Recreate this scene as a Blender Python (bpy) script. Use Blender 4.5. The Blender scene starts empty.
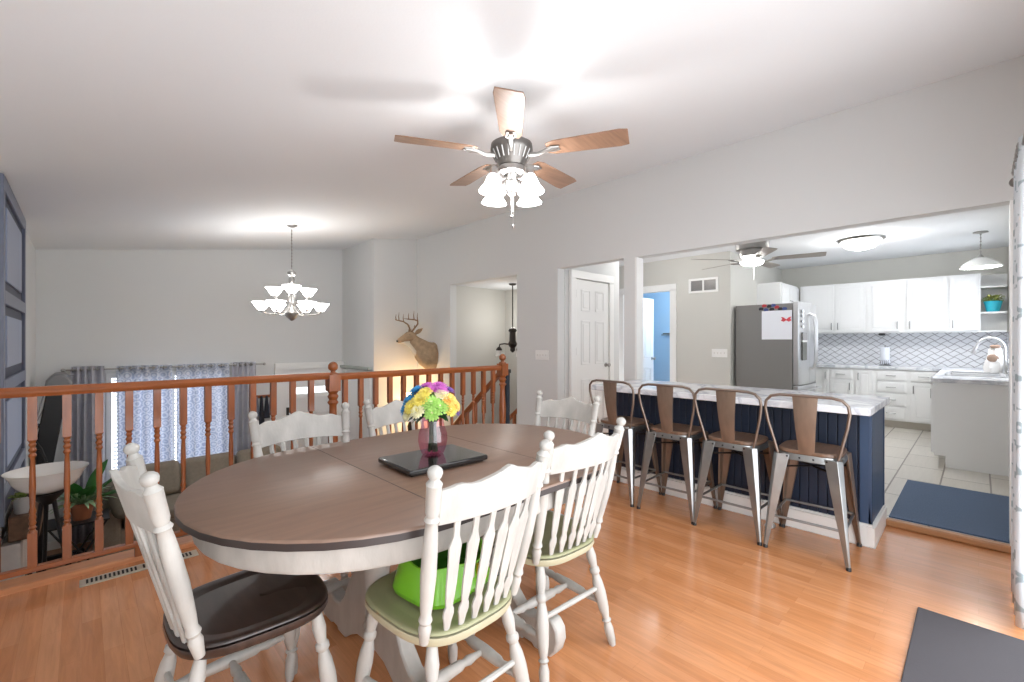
import bpy, bmesh, math, random
from mathutils import Vector, Matrix
random.seed(7)
S = bpy.context.scene
C = S.collection
PI = math.pi
R = math.radians

# ------------------------------------------------------------------ camera
FPX = 448.0                       # focal length in pixels of the 1024 x 682 frame
YAW = math.atan(430 / 448)        # heading of the view from the +Y (right hand wall) direction towards +X
cd = bpy.data.cameras.new('camera')
cd.sensor_width = 36.0
cd.sensor_fit = 'HORIZONTAL'
cd.lens = FPX / 1024 * 36.0
cd.clip_start = 0.02
cam = bpy.data.objects.new('camera', cd)
C.objects.link(cam)
cam.location = (0, 0, 1.27)
cam.rotation_euler = (PI / 2, 0, -YAW)
S.camera = cam

# ------------------------------------------------------------------ world and exposure
W = bpy.data.worlds.new('daylight')
S.world = W
W.use_nodes = True
_b = W.node_tree.nodes['Background']
_b.inputs[0].default_value = (0.93, 0.96, 1.0, 1)
_b.inputs[1].default_value = 2.7
S.view_settings.view_transform = 'Standard'
S.view_settings.look = 'None'
S.view_settings.gamma = 1
S.view_settings.use_curve_mapping = False
S.view_settings.exposure = 0.86
try:
    S.cycles.use_denoising = True
    S.cycles.max_bounces = 10
    S.cycles.diffuse_bounces = 6
    S.cycles.transparent_max_bounces = 16
    S.cycles.sample_clamp_indirect = 6
    S.cycles.caustics_reflective = False
    S.cycles.caustics_refractive = False
except Exception:
    pass


def lamp(name, kind, loc, energy, color=(1, 1, 1), size=0.1, rot=None, sizey=None):
    l = bpy.data.lights.new(name, kind)
    l.energy = energy
    l.color = color
    if kind == 'AREA':
        l.size = size
        if sizey:
            l.shape = 'RECTANGLE'
            l.size_y = sizey
    else:
        l.shadow_soft_size = size
    o = bpy.data.objects.new(name, l)
    C.objects.link(o)
    o.location = loc
    if rot:
        o.rotation_euler = rot
    return o


# daylight entering through the patio door behind the camera and the windows
lamp('patio_daylight', 'AREA', (1.3, -0.75, 1.15), 70, (0.95, 0.97, 1.0), 3.0, (R(-90), 0, 0), 2.0)
lamp('living_window_daylight', 'AREA', (0.85, 7.9, 0.1), 240, (0.93, 0.96, 1.0), 1.5, (R(90), 0, 0), 1.6)
lamp('kitchen_window_daylight', 'AREA', (7.4, -0.6, 1.6), 110, (1.0, 0.99, 0.98), 1.2, (R(-90), 0, 0), 1.0)
lamp('bathroom_fill', 'POINT', (7.6, 3.2, 2.3), 30, (0.92, 0.97, 1.0), 0.15)  # point light added in place of the unseen bathroom window
lamp('hallway_fill', 'POINT', (5.6, 3.0, 2.35), 6, (1, 0.98, 0.95), 0.12)  # fill added to brighten the hall, no fixture modelled
lamp('stairwell_fill', 'POINT', (4.75, 4.95, 1.6), 5, (1, 0.97, 0.93), 0.1)  # fill added near the pendant, whose own glass stays unlit


# ------------------------------------------------------------------ materials
def lin(c):
    c = c / 255.0
    return c / 12.92 if c <= 0.04045 else ((c + 0.055) / 1.055) ** 2.4


def rgb(r, g, b):
    return (lin(r), lin(g), lin(b), 1)


def mat(name, col, rough=0.5, metal=0.0, noise=0.0, nscale=8, stretch=(1, 1, 1), bump=0.0, bscale=60,
        emis=0.0, ecol=None, coat=0.0, trans=0.0, alpha=1.0, col2=None, spec=None):
    m = bpy.data.materials.new(name)
    m.use_nodes = True
    nt = m.node_tree
    N, L = nt.nodes, nt.links
    b = N['Principled BSDF']
    b.inputs['Base Color'].default_value = col
    b.inputs['Roughness'].default_value = rough
    b.inputs['Metallic'].default_value = metal
    if spec is not None:
        b.inputs['Specular IOR Level'].default_value = spec
    if coat:
        b.inputs['Coat Weight'].default_value = coat
        b.inputs['Coat Roughness'].default_value = 0.08
    if trans:
        b.inputs['Transmission Weight'].default_value = trans
    if alpha < 1:
        b.inputs['Alpha'].default_value = alpha
    if emis:
        b.inputs['Emission Color'].default_value = ecol or col
        b.inputs['Emission Strength'].default_value = emis
    tc = N.new('ShaderNodeTexCoord')
    mp = N.new('ShaderNodeMapping')
    mp.inputs['Scale'].default_value = stretch
    L.new(tc.outputs['Object'], mp.inputs[0])
    if noise or col2:
        n = N.new('ShaderNodeTexNoise')
        n.inputs['Scale'].default_value = nscale
        n.inputs['Detail'].default_value = 5
        L.new(mp.outputs[0], n.inputs['Vector'])
        cr = N.new('ShaderNodeValToRGB')
        cr.color_ramp.elements[0].position = 0.3
        cr.color_ramp.elements[1].position = 0.7
        if col2:
            a, c = col2, col
        else:
            a = tuple(x * (1 - noise) for x in col[:3]) + (1,)
            c = tuple(min(1, x * (1 + noise)) for x in col[:3]) + (1,)
        cr.color_ramp.elements[0].color = a
        cr.color_ramp.elements[1].color = c
        L.new(n.outputs['Fac'], cr.inputs[0])
        L.new(cr.outputs[0], b.inputs['Base Color'])
    if bump:
        n2 = N.new('ShaderNodeTexNoise')
        n2.inputs['Scale'].default_value = bscale
        n2.inputs['Detail'].default_value = 3
        L.new(mp.outputs[0], n2.inputs['Vector'])
        bp = N.new('ShaderNodeBump')
        bp.inputs['Strength'].default_value = bump
        bp.inputs['Distance'].default_value = 0.01
        L.new(n2.outputs['Fac'], bp.inputs['Height'])
        L.new(bp.outputs[0], b.inputs['Normal'])
    return m


def math_node(N, L, op, a, b=None, c=None):
    n = N.new('ShaderNodeMath')
    n.operation = op
    for i, v in enumerate((a, b, c)):
        if v is None:
            continue
        if isinstance(v, (int, float)):
            n.inputs[i].default_value = v
        else:
            L.new(v, n.inputs[i])
    return n.outputs[0]


def brick_mat(name, c1, c2, mortar, bw, bh, ms, rough, rot=0, grain=0.25, offset=0.5, coat=0.0, bumpy=0.15, gscale=3, loc=(0, 0, 0)):
    m = bpy.data.materials.new(name)
    m.use_nodes = True
    N, L = m.node_tree.nodes, m.node_tree.links
    b = N['Principled BSDF']
    tc = N.new('ShaderNodeTexCoord')
    mp = N.new('ShaderNodeMapping')
    mp.inputs['Rotation'].default_value = (0, 0, rot)
    mp.inputs['Location'].default_value = loc
    L.new(tc.outputs['Object'], mp.inputs[0])
    br = N.new('ShaderNodeTexBrick')
    br.offset = offset
    br.inputs['Color1'].default_value = c1
    br.inputs['Color2'].default_value = c2
    br.inputs['Mortar'].default_value = mortar
    br.inputs['Scale'].default_value = 1
    br.inputs['Mortar Size'].default_value = ms
    br.inputs['Mortar Smooth'].default_value = 0.1
    br.inputs['Brick Width'].default_value = bw
    br.inputs['Row Height'].default_value = bh
    L.new(mp.outputs[0], br.inputs['Vector'])
    mp2 = N.new('ShaderNodeMapping')
    mp2.inputs['Scale'].default_value = (1.2, 14, 1)
    L.new(mp.outputs[0], mp2.inputs[0])
    n = N.new('ShaderNodeTexNoise')
    n.inputs['Scale'].default_value = gscale
    n.inputs['Detail'].default_value = 6
    n.inputs['Roughness'].default_value = 0.6
    n.inputs['Distortion'].default_value = 0.6
    L.new(mp2.outputs[0], n.inputs['Vector'])
    mr = N.new('ShaderNodeMapRange')
    mr.inputs[1].default_value = 0.3
    mr.inputs[2].default_value = 0.7
    mr.inputs[3].default_value = 1 - grain
    mr.inputs[4].default_value = 1 + grain * 0.6
    L.new(n.outputs['Fac'], mr.inputs[0])
    mx = N.new('ShaderNodeVectorMath')
    mx.operation = 'SCALE'
    L.new(br.outputs['Color'], mx.inputs[0])
    L.new(mr.outputs[0], mx.inputs['Scale'])
    L.new(mx.outputs[0], b.inputs['Base Color'])
    b.inputs['Roughness'].default_value = rough
    if coat:
        b.inputs['Coat Weight'].default_value = coat
        b.inputs['Coat Roughness'].default_value = 0.12
    bp = N.new('ShaderNodeBump')
    bp.inputs['Strength'].default_value = bumpy
    bp.inputs['Distance'].default_value = 0.002
    bp.invert = True
    L.new(br.outputs['Fac'], bp.inputs['Height'])
    L.new(bp.outputs[0], b.inputs['Normal'])
    return m


def diamond_mat():
    m = bpy.data.materials.new('arabesque_tile')
    m.use_nodes = True
    N, L = m.node_tree.nodes, m.node_tree.links
    b = N['Principled BSDF']
    tc = N.new('ShaderNodeTexCoord')
    sp = N.new('ShaderNodeSeparateXYZ')
    L.new(tc.outputs['Object'], sp.inputs[0])
    u = math_node(N, L, 'ADD', sp.outputs[0], sp.outputs[1])
    u = math_node(N, L, 'MULTIPLY', u, 7.6)
    v = math_node(N, L, 'MULTIPLY', sp.outputs[2], 11.0)
    s = math_node(N, L, 'MULTIPLY', math_node(N, L, 'SINE', math_node(N, L, 'MULTIPLY', v, 2 * PI)), 0.05)
    a = math_node(N, L, 'ADD', math_node(N, L, 'ADD', u, v), s)
    d = math_node(N, L, 'ADD', math_node(N, L, 'SUBTRACT', u, v), s)
    fa = math_node(N, L, 'ABSOLUTE', math_node(N, L, 'SUBTRACT', math_node(N, L, 'FRACT', a), 0.5))
    fd = math_node(N, L, 'ABSOLUTE', math_node(N, L, 'SUBTRACT', math_node(N, L, 'FRACT', d), 0.5))
    mn = math_node(N, L, 'MINIMUM', fa, fd)
    mr = N.new('ShaderNodeMapRange')
    mr.inputs[1].default_value = 0.045
    mr.inputs[2].default_value = 0.075
    L.new(mn, mr.inputs[0])
    mix = N.new('ShaderNodeMix')
    mix.data_type = 'RGBA'
    L.new(mr.outputs[0], mix.inputs['Factor'])
    mix.inputs['A'].default_value = rgb(160, 160, 164)
    mix.inputs['B'].default_value = rgb(226, 228, 232)
    L.new(mix.outputs['Result'], b.inputs['Base Color'])
    b.inputs['Roughness'].default_value = 0.2
    return m


def fabric_mat(name, base, line, scale, trans=0.5, ring=True):
    """curtain cloth with a woven pattern, letting some daylight through"""
    m = bpy.data.materials.new(name)
    m.use_nodes = True
    N, L = m.node_tree.nodes, m.node_tree.links
    out = N['Material Output']
    b = N['Principled BSDF']
    b.inputs['Roughness'].default_value = 0.9
    tc = N.new('ShaderNodeTexCoord')
    mp = N.new('ShaderNodeMapping')
    mp.inputs['Scale'].default_value = (scale, 0.0, scale)
    L.new(tc.outputs['Object'], mp.inputs[0])
    vo = N.new('ShaderNodeTexVoronoi')
    vo.inputs['Scale'].default_value = 1
    vo.inputs['Randomness'].default_value = 0.35
    L.new(mp.outputs[0], vo.inputs['Vector'])
    d = math_node(N, L, 'MULTIPLY', vo.outputs['Distance'], 22 if ring else 13)
    s = math_node(N, L, 'SINE', d)
    nz = N.new('ShaderNodeTexNoise')
    nz.inputs['Scale'].default_value = 5
    L.new(mp.outputs[0], nz.inputs['Vector'])
    s = math_node(N, L, 'ADD', s, math_node(N, L, 'MULTIPLY', math_node(N, L, 'SUBTRACT', nz.outputs['Fac'], 0.5), 3 if ring else 0.2))
    mr = N.new('ShaderNodeMapRange')
    mr.inputs[1].default_value = 0.0 if ring else 0.6
    mr.inputs[2].default_value = 0.4 if ring else 0.85
    L.new(s, mr.inputs[0])
    mix = N.new('ShaderNodeMix')
    mix.data_type = 'RGBA'
    L.new(mr.outputs[0], mix.inputs['Factor'])
    mix.inputs['A'].default_value = base
    mix.inputs['B'].default_value = line
    L.new(mix.outputs['Result'], b.inputs['Base Color'])
    if trans:
        t = N.new('ShaderNodeBsdfTranslucent')
        L.new(mix.outputs['Result'], t.inputs[0])
        ms = N.new('ShaderNodeMixShader')
        ms.inputs[0].default_value = trans
        L.new(b.outputs[0], ms.inputs[1])
        L.new(t.outputs[0], ms.inputs[2])
        L.new(ms.outputs[0], out.inputs[0])
    return m


def marble_mat(name):
    m = mat(name, rgb(226, 228, 232), 0.22)
    N, L = m.node_tree.nodes, m.node_tree.links
    b = N['Principled BSDF']
    tc = N.new('ShaderNodeTexCoord')
    n = N.new('ShaderNodeTexNoise')
    n.inputs['Scale'].default_value = 2.2
    n.inputs['Detail'].default_value = 8
    n.inputs['Distortion'].default_value = 1.6
    L.new(tc.outputs['Object'], n.inputs['Vector'])
    cr = N.new('ShaderNodeValToRGB')
    e = cr.color_ramp.elements
    e[0].position = 0.42
    e[0].color = rgb(226, 228, 232)
    e[1].position = 0.56
    e[1].color = rgb(226, 228, 232)
    k = e.new(0.49)
    k.color = rgb(184, 188, 197)
    L.new(n.outputs['Fac'], cr.inputs[0])
    L.new(cr.outputs[0], b.inputs['Base Color'])
    return m


M = dict(
    wall=mat('wall_paint', rgb(212, 213, 212), 0.75, bump=0.03, bscale=120),
    wallgreige=mat('kitchen_wall_paint', rgb(200, 199, 193), 0.75, bump=0.03, bscale=120),
    ceil=mat('ceiling_paint', rgb(228, 230, 232), 0.85, bump=0.05, bscale=90),
    white=mat('white_trim', rgb(232, 232, 230), 0.4),
    cab=mat('white_cabinet', rgb(234, 235, 235), 0.35),
    blue=mat('blue_wall', rgb(168, 204, 232), 0.7),
    navy=mat('navy_paint', rgb(32, 44, 64), 0.45, noise=0.12, nscale=3),
    navy_dark=mat('navy_accent_wall', rgb(38, 42, 66), 0.5),
    navy_mid=mat('navy_trim_lit', rgb(110, 116, 134), 0.4),
    navy_pale=mat('navy_panel_sheen', rgb(138, 148, 172), 0.35),
    oak=mat('orange_oak', rgb(146, 82, 40), 0.36, noise=0.22, nscale=6, stretch=(6, 6, 0.8), coat=0.35),
    oakx=mat('orange_oak_rail', rgb(150, 84, 42), 0.34, noise=0.22, nscale=6, stretch=(0.8, 6, 6), coat=0.35),
    threshold=mat('threshold_wood', rgb(172, 124, 84), 0.35, noise=0.15, nscale=6, stretch=(6, 0.8, 6)),
    chair=mat('distressed_white_paint', rgb(174, 172, 167), 0.5, noise=0.14, nscale=14, stretch=(1, 1, .4), bump=0.12, bscale=70),
    sage=mat('sage_seat_paint', rgb(146, 146, 112), 0.45, noise=0.12, nscale=5),
    cream=mat('cream_seat_edge', rgb(172, 168, 142), 0.5, noise=0.06),
    walnut=mat('dark_walnut_stain', rgb(50, 38, 34), 0.3, noise=0.4, nscale=5, stretch=(1, 7, 1), coat=0.3),
    top=mat('brown_table_stain', rgb(120, 93, 76), 0.36, noise=0.12, nscale=4, stretch=(1, 9, 1), spec=0.9, bump=0.03, bscale=20),
    topedge=mat('espresso_edge', rgb(46, 36, 34), 0.4),
    black=mat('black_satin', rgb(22, 22, 24), 0.4),
    blackgloss=mat('black_gloss', rgb(24, 22, 22), 0.12, coat=0.5),
    blackmetal=mat('black_metal', rgb(28, 27, 28), 0.45, metal=0.3),
    bronze=mat('dark_bronze', rgb(66, 60, 56), 0.4, metal=0.7),
    nickel=mat('brushed_nickel', rgb(170, 168, 165), 0.3, metal=0.9),
    nickeldark=mat('pewter', rgb(126, 122, 118), 0.35, metal=0.85),
    steel=mat('stainless_steel', rgb(205, 206, 208), 0.28, metal=0.85),
    fridgeside=mat('grey_fridge_side', rgb(128, 127, 126), 0.5, metal=0.1),
    gunmetal=mat('gunmetal', rgb(158, 160, 160), 0.3, metal=0.9, noise=0.12, nscale=9),
    copper_reflect=mat('copper_and_reflection', rgb(132, 114, 100), 0.38, metal=0.55, noise=0.25, nscale=7, stretch=(2, 2, .5)),
    elm=mat('stool_seat_wood', rgb(116, 92, 76), 0.35, noise=0.25, nscale=5, stretch=(1, 8, 1)),
    bladewood=mat('fan_blade_wood', rgb(138, 108, 88), 0.35, noise=0.22, nscale=5, stretch=(1, 9, 1)),
    bladegrey=mat('fan_blade_grey', rgb(156, 150, 142), 0.4, noise=0.1),
    lampglass=mat('lit_frosted_glass', rgb(255, 252, 246), 0.3, emis=9.0, ecol=(1, 0.98, 0.96, 1)),
    lampglass2=mat('lit_fan_glass', rgb(255, 252, 246), 0.3, emis=8.0, ecol=(1, 0.98, 0.97, 1)),
    lampglass3=mat('lit_kitchen_glass', rgb(255, 252, 246), 0.3, emis=24.0, ecol=(1, 0.99, 0.98, 1)),
    bulb=mat('lit_bulb', rgb(255, 250, 240), 0.3, emis=16.0, ecol=(1, 0.97, 0.92, 1)),
    warmshade=mat('warm_lamp_shade', rgb(250, 215, 150), 0.6, emis=5.0, ecol=(1, 0.72, 0.36, 1)),
    frosted=mat('white_glass_bowl', rgb(232, 230, 226), 0.25, coat=0.4),
    counter=marble_mat('marble_laminate'),
    tub=mat('lime_plastic', rgb(118, 186, 40), 0.3, coat=0.2),
    tubin=mat('green_plastic_lining', rgb(70, 130, 36), 0.5),
    grey=mat('mid_grey', rgb(140, 140, 142), 0.5),
    label=mat('label_grey', rgb(168, 160, 146), 0.6),
    yellow=mat('yellow_strap', rgb(200, 170, 40), 0.6),
    darkmat=mat('charcoal_mat', rgb(72, 69, 73), 0.85, bump=0.2, bscale=200),
    bluemat=mat('blue_grey_mat', rgb(90, 108, 134), 0.95, noise=0.16, nscale=40, stretch=(1, 6, 1), bump=0.5, bscale=160),
    sofa=mat('taupe_upholstery', rgb(142, 133, 120), 0.95, noise=0.08, nscale=30, bump=0.2, bscale=90),
    cushion=mat('brown_cushion_fabric', rgb(104, 98, 86), 0.95, noise=0.1, nscale=30),
    carpet=mat('lower_floor_wood', rgb(150, 108, 78), 0.4, noise=0.2, nscale=4, stretch=(8, 1, 1)),
    leaf=mat('leaf_green', rgb(48, 116, 46), 0.4, noise=0.35, nscale=9),
    leafdark=mat('leaf_dark', rgb(36, 78, 40), 0.45, noise=0.3, nscale=12),
    leafpale=mat('leaf_variegated', rgb(140, 172, 130), 0.45, noise=0.35, nscale=20),
    leaflime=mat('leaf_lime', rgb(128, 152, 62), 0.5, noise=0.3, nscale=20),
    potwhite=mat('white_ceramic', rgb(210, 208, 204), 0.35),
    terracotta=mat('terracotta', rgb(150, 92, 62), 0.7),
    turquoise=mat('turquoise_pot', rgb(48, 178, 200), 0.45),
    soil=mat('soil', rgb(50, 38, 30), 0.9),
    mantel=mat('brown_mantel_wood', rgb(104, 74, 52), 0.5, noise=0.25, nscale=5, stretch=(6, 1, 6)),
    brickwhite=brick_mat('white_painted_brick', rgb(214, 208, 204), rgb(196, 190, 186), rgb(150, 145, 142), .2, .07, .008, .7),
    deerfur=mat('deer_fur', rgb(166, 142, 114), 0.9, noise=0.22, nscale=18, bump=0.3, bscale=80),
    deerpale=mat('deer_pale_fur', rgb(222, 212, 194), 0.9, noise=0.05),
    antler=mat('antler_bone', rgb(140, 112, 84), 0.5, noise=0.2, nscale=30),
    nose=mat('deer_nose', rgb(28, 24, 24), 0.3),
    paper=mat('white_paper', rgb(232, 236, 244), 0.7),
    red=mat('red_ink', rgb(206, 72, 84), 0.6),
    magblue=mat('blue_magnet', rgb(60, 80, 140), 0.5),
    magred=mat('red_magnet', rgb(176, 50, 60), 0.5),
    magdark=mat('dark_magnet', rgb(40, 38, 48), 0.5),
    pblue=mat('petal_blue', rgb(60, 150, 205), 0.7, noise=0.3, nscale=30),
    ppink=mat('petal_pink', rgb(206, 110, 196), 0.7, noise=0.25, nscale=30),
    pyellow=mat('petal_yellow', rgb(236, 222, 110), 0.7, noise=0.15, nscale=30),
    pgreen=mat('petal_green', rgb(168, 214, 110), 0.7, noise=0.15, nscale=30),
    pcream=mat('petal_cream', rgb(240, 236, 196), 0.7, noise=0.1, nscale=30),
    ppurple=mat('petal_purple', rgb(130, 96, 170), 0.7),
    peach=mat('petal_peach', rgb(246, 206, 110), 0.7),
    ventmetal=mat('beige_vent', rgb(186, 180, 164), 0.5),
    slot=mat('dark_slot', rgb(30, 28, 26), 0.8),
    toy=mat('green_toy', rgb(20, 170, 60), 0.4),
    handle=mat('cabinet_pull', rgb(150, 150, 152), 0.3, metal=0.8),
    towel=mat('white_towel', rgb(236, 234, 232), 0.95, bump=0.3, bscale=60),
    towelbrown=mat('brown_cloth', rgb(150, 126, 110), 0.95, noise=0.2),
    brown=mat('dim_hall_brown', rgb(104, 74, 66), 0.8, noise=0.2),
    mauve=mat('passage_dark_mauve', rgb(96, 70, 78), 0.9),
    coat1=mat('dark_coat', rgb(46, 48, 58), 0.9),
    coat2=mat('grey_coat', rgb(110, 118, 134), 0.9),
    velvet=fabric_mat('grey_drape', rgb(206, 206, 214), rgb(200, 200, 210), 3.0, 0.35, ring=False),
    screen=mat('black_panel', rgb(30, 30, 36), 0.3),
    hood=mat('grey_hood', rgb(122, 122, 124), 0.5),
    backsplash=diamond_mat(),
    lace=fabric_mat('patterned_curtain', rgb(236, 238, 244), rgb(200, 206, 220), 11.0, 0.55),
    drape=fabric_mat('geometric_curtain', rgb(222, 228, 232), rgb(168, 182, 188), 7.0, 0.15, ring=False),
    floor=brick_mat('laminate_planks', rgb(208, 146, 100), rgb(194, 130, 84), rgb(186, 124, 80), 0.62, 0.064, 0.0006, 0.22, R(90), 0.16, coat=0.3),
    tile=brick_mat('floor_tile', rgb(206, 202, 194), rgb(196, 191, 182), rgb(120, 114, 106), 0.6, 0.30, 0.006, 0.3, 0, 0.06, 0.5, loc=(0.1, 0.07, 0)),
)
# glass materials built by hand
def glass_mat(name, col, rough, mixf):
    m = bpy.data.materials.new(name)
    m.use_nodes = True
    N, L = m.node_tree.nodes, m.node_tree.links
    out = N['Material Output']
    N.remove(N['Principled BSDF'])
    t = N.new('ShaderNodeBsdfTransparent')
    t.inputs[0].default_value = col
    g = N.new('ShaderNodeBsdfGlossy')
    g.inputs['Roughness'].default_value = rough
    ms = N.new('ShaderNodeMixShader')
    ms.inputs[0].default_value = mixf
    L.new(t.outputs[0], ms.inputs[1])
    L.new(g.outputs[0], ms.inputs[2])
    L.new(ms.outputs[0], out.inputs[0])
    return m


M['glass'] = glass_mat('window_glass', (0.95, 0.97, 1, 1), 0.02, 0.06)
M['pinkglass'] = glass_mat('pink_glass', rgb(250, 212, 228), 0.12, 0.12)


# ------------------------------------------------------------------ mesh helpers
class MB:
    def __init__(s):
        s.bm = bmesh.new()
        s.smooth = False

    def box(s, x0, x1, y0, y1, z0, z1, mx=None):
        vs = [s.bm.verts.new(Vector(p)) for p in
              [(x0, y0, z0), (x1, y0, z0), (x1, y1, z0), (x0, y1, z0), (x0, y0, z1), (x1, y0, z1), (x1, y1, z1), (x0, y1, z1)]]
        if mx:
            for v in vs:
                v.co = mx @ v.co
        for f in [(0, 3, 2, 1), (4, 5, 6, 7), (0, 1, 5, 4), (1, 2, 6, 5), (2, 3, 7, 6), (3, 0, 4, 7)]:
            s.bm.faces.new([vs[i] for i in f])
        return s

    def hexa(s, pts):
        vs = [s.bm.verts.new(Vector(p)) for p in pts]
        for f in [(0, 3, 2, 1), (4, 5, 6, 7), (0, 1, 5, 4), (1, 2, 6, 5), (2, 3, 7, 6), (3, 0, 4, 7)]:
            s.bm.faces.new([vs[i] for i in f])
        return s

    def rings(s, rs, close=True, cap=True):
        """rs: list of rings (lists of points), skinned in order"""
        prev = None
        first = None
        for ring in rs:
            vs = [s.bm.verts.new(Vector(p)) for p in ring]
            if prev:
                n = len(vs)
                for i in range(n if close else n - 1):
                    j = (i + 1) % n
                    s.bm.faces.new((prev[i], prev[j], vs[j], vs[i]))
            else:
                first = vs
            prev = vs
        if cap and close:
            s.bm.faces.new(list(reversed(first)))
            s.bm.faces.new(prev)
        return s

    def lathe(s, prof, p0=(0, 0, 0), p1=(0, 0, 1), seg=16, absolute=False, cap=True, sq=None):
        """prof: (t, r) along p0->p1 (t fraction, or metres when absolute)"""
        p0, p1 = Vector(p0), Vector(p1)
        d = p1 - p0
        ln = d.length
        d.normalize()
        up = Vector((0, 0, 1)) if abs(d.z) < 0.9 else Vector((1, 0, 0))
        a = d.cross(up).normalized()
        b = d.cross(a).normalized()
        rs = []
        for t, r in prof:
            c = p0 + d * (t if absolute else t * ln)
            rs.append([c + (a * math.cos(2 * PI * i / seg) + b * math.sin(2 * PI * i / seg)) * max(r, 1e-4) for i in range(seg)])
        s.rings(rs, cap=cap)
        s.smooth = True
        return s

    def tube(s, pts, r, seg=8, cap=True, closed=False):
        pts = [Vector(p) for p in pts]
        n = len(pts)
        rs = []
        rr = r if isinstance(r, (list, tuple)) else [r] * n
        a = None
        for i, p in enumerate(pts):
            if closed:
                d = pts[(i + 1) % n] - pts[i - 1]
            else:
                d = pts[min(i + 1, n - 1)] - pts[max(i - 1, 0)]
            d.normalize()
            if a is None:
                up = Vector((0, 0, 1)) if abs(d.z) < 0.9 else Vector((1, 0, 0))
                a = d.cross(up).normalized()
            else:
                a = (a - d * a.dot(d)).normalized()
            b = d.cross(a)
            rs.append([p + (a * math.cos(2 * PI * k / seg) + b * math.sin(2 * PI * k / seg)) * rr[i] for k in range(seg)])
        if closed:
            rs.append(rs[0])
        s.rings(rs, cap=cap and not closed)
        s.smooth = True
        return s

    def prism(s, poly, fn, t0, t1):
        """poly 2-D outline; fn(u, v, w) -> point; extruded from w=t0 to t1"""
        s.rings([[fn(u, v, t0) for u, v in poly], [fn(u, v, t1) for u, v in poly]])
        return s

    def sphere(s, c, r, seg=12, rg=8):
        c = Vector(c)
        if not isinstance(r, (tuple, list)):
            r = (r, r, r)
        rs = []
        for i in range(1, rg):
            th = PI * i / rg
            rs.append([c + Vector((r[0] * math.sin(th) * math.cos(2 * PI * k / seg), r[1] * math.sin(th) * math.sin(2 * PI * k / seg), -r[2] * math.cos(th))) for k in range(seg)])
        s.rings(rs)
        s.smooth = True
        return s

    def sheet(s, grid, thick=0.0):
        """open grid of points (list of rows)"""
        vs = [[s.bm.verts.new(Vector(p)) for p in row] for row in grid]
        for i in range(len(vs) - 1):
            for j in range(len(vs[0]) - 1):
                s.bm.faces.new((vs[i][j], vs[i][j + 1], vs[i + 1][j + 1], vs[i + 1][j]))
        s.smooth = True
        return s

    def build(s, name, m, parent=None, mx=None, bevel=0.0, seg=2, sub=0, origin=None, autosm=40, solid=0.0):
        bmesh.ops.remove_doubles(s.bm, verts=s.bm.verts, dist=1e-6)
        bmesh.ops.recalc_face_normals(s.bm, faces=s.bm.faces)
        if mx is not None:
            s.bm.transform(mx)
        if origin is not None:
            s.bm.transform(Matrix.Translation(-Vector(origin)))
        me = bpy.data.meshes.new(name)
        s.bm.to_mesh(me)
        s.bm.free()
        o = bpy.data.objects.new(name, me)
        C.objects.link(o)
        me.materials.append(m if not isinstance(m, str) else M[m])
        if s.smooth or bevel or sub:
            for p in me.polygons:
                p.use_smooth = True
            try:
                me.set_sharp_from_angle(angle=R(autosm))
            except Exception:
                pass
        if solid:
            md = o.modifiers.new('solid', 'SOLIDIFY')
            md.thickness = solid
            md.offset = 0
        if bevel:
            md = o.modifiers.new('bevel', 'BEVEL')
            md.width = bevel
            md.segments = seg
            md.limit_method = 'ANGLE'
            md.angle_limit = R(40)
        if sub:
            md = o.modifiers.new('sub', 'SUBSURF')
            md.levels = sub
            md.render_levels = sub
        if parent is not None:
            o.parent = parent
        if origin is not None:
            o.location = origin
        return o


def thing(name, label, cat, loc=(0, 0, 0), rz=0.0, group=None):
    o = bpy.data.objects.new(name, None)
    C.objects.link(o)
    o.empty_display_size = 0.1
    o.location = loc
    o.rotation_euler = (0, 0, rz)
    o['label'] = label
    o['category'] = cat
    if group:
        o['group'] = group
    return o


def tag(o, label, cat, group=None):
    o['label'] = label
    o['category'] = cat
    if group:
        o['group'] = group
    return o


def struct(o):
    o['kind'] = 'structure'
    return o


def copy_tree(o, parent=None):
    c = o.copy()
    C.objects.link(c)
    c.parent = parent
    for ch in [x for x in bpy.data.objects if x.parent == o]:
        copy_tree(ch, c)
    return c


def boxes(name, m, lst, bevel=0.0, st=True, parent=None):
    mb = MB()
    for b in lst:
        mb.box(*b)
    o = mb.build(name, m, parent, bevel=bevel)
    if st and parent is None:
        struct(o)
    return o


# ------------------------------------------------------------------ room shell
XW = 4.01                                  # dining side face of the right hand wall
YF = 7.6                                   # far wall of the lower living room
XL = -0.39
SL = 0.1414


def zc(x):
    return 1.27 + 1.6865 - SL * (XW - x)


LOW = -1.2
boxes('floor', 'floor', [(XL, 4.16, -0.27, 3.37, -0.05, 0.0), (4.0, 6.5, 2.52, 3.4, -0.05, 0.0)])
boxes('floor_kitchen', 'tile', [(4.02, 8.9, -0.27, 2.45, -0.04, 0.04)])
boxes('floor_lower', 'carpet', [(-0.5, 5.3, 3.3, 7.75, LOW - 0.05, LOW)])
boxes('floor_hall', 'floor', [(6.4, 9.2, 2.3, 5.4, -0.05, 0.0)])
# riser below the edge of the dining floor
boxes('trim_1', 'wall', [(XL, 3.10, 3.30, 3.37, LOW, -0.05)])
mb = MB()
mb.box(XL, 3.12, 3.36, 3.50, -0.03, 0.03)
struct(mb.build('trim_2', mat('nosing_wood', rgb(206, 144, 100), .35, noise=.1, nscale=6, stretch=(.8, 6, 6)), bevel=0.01))

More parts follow.
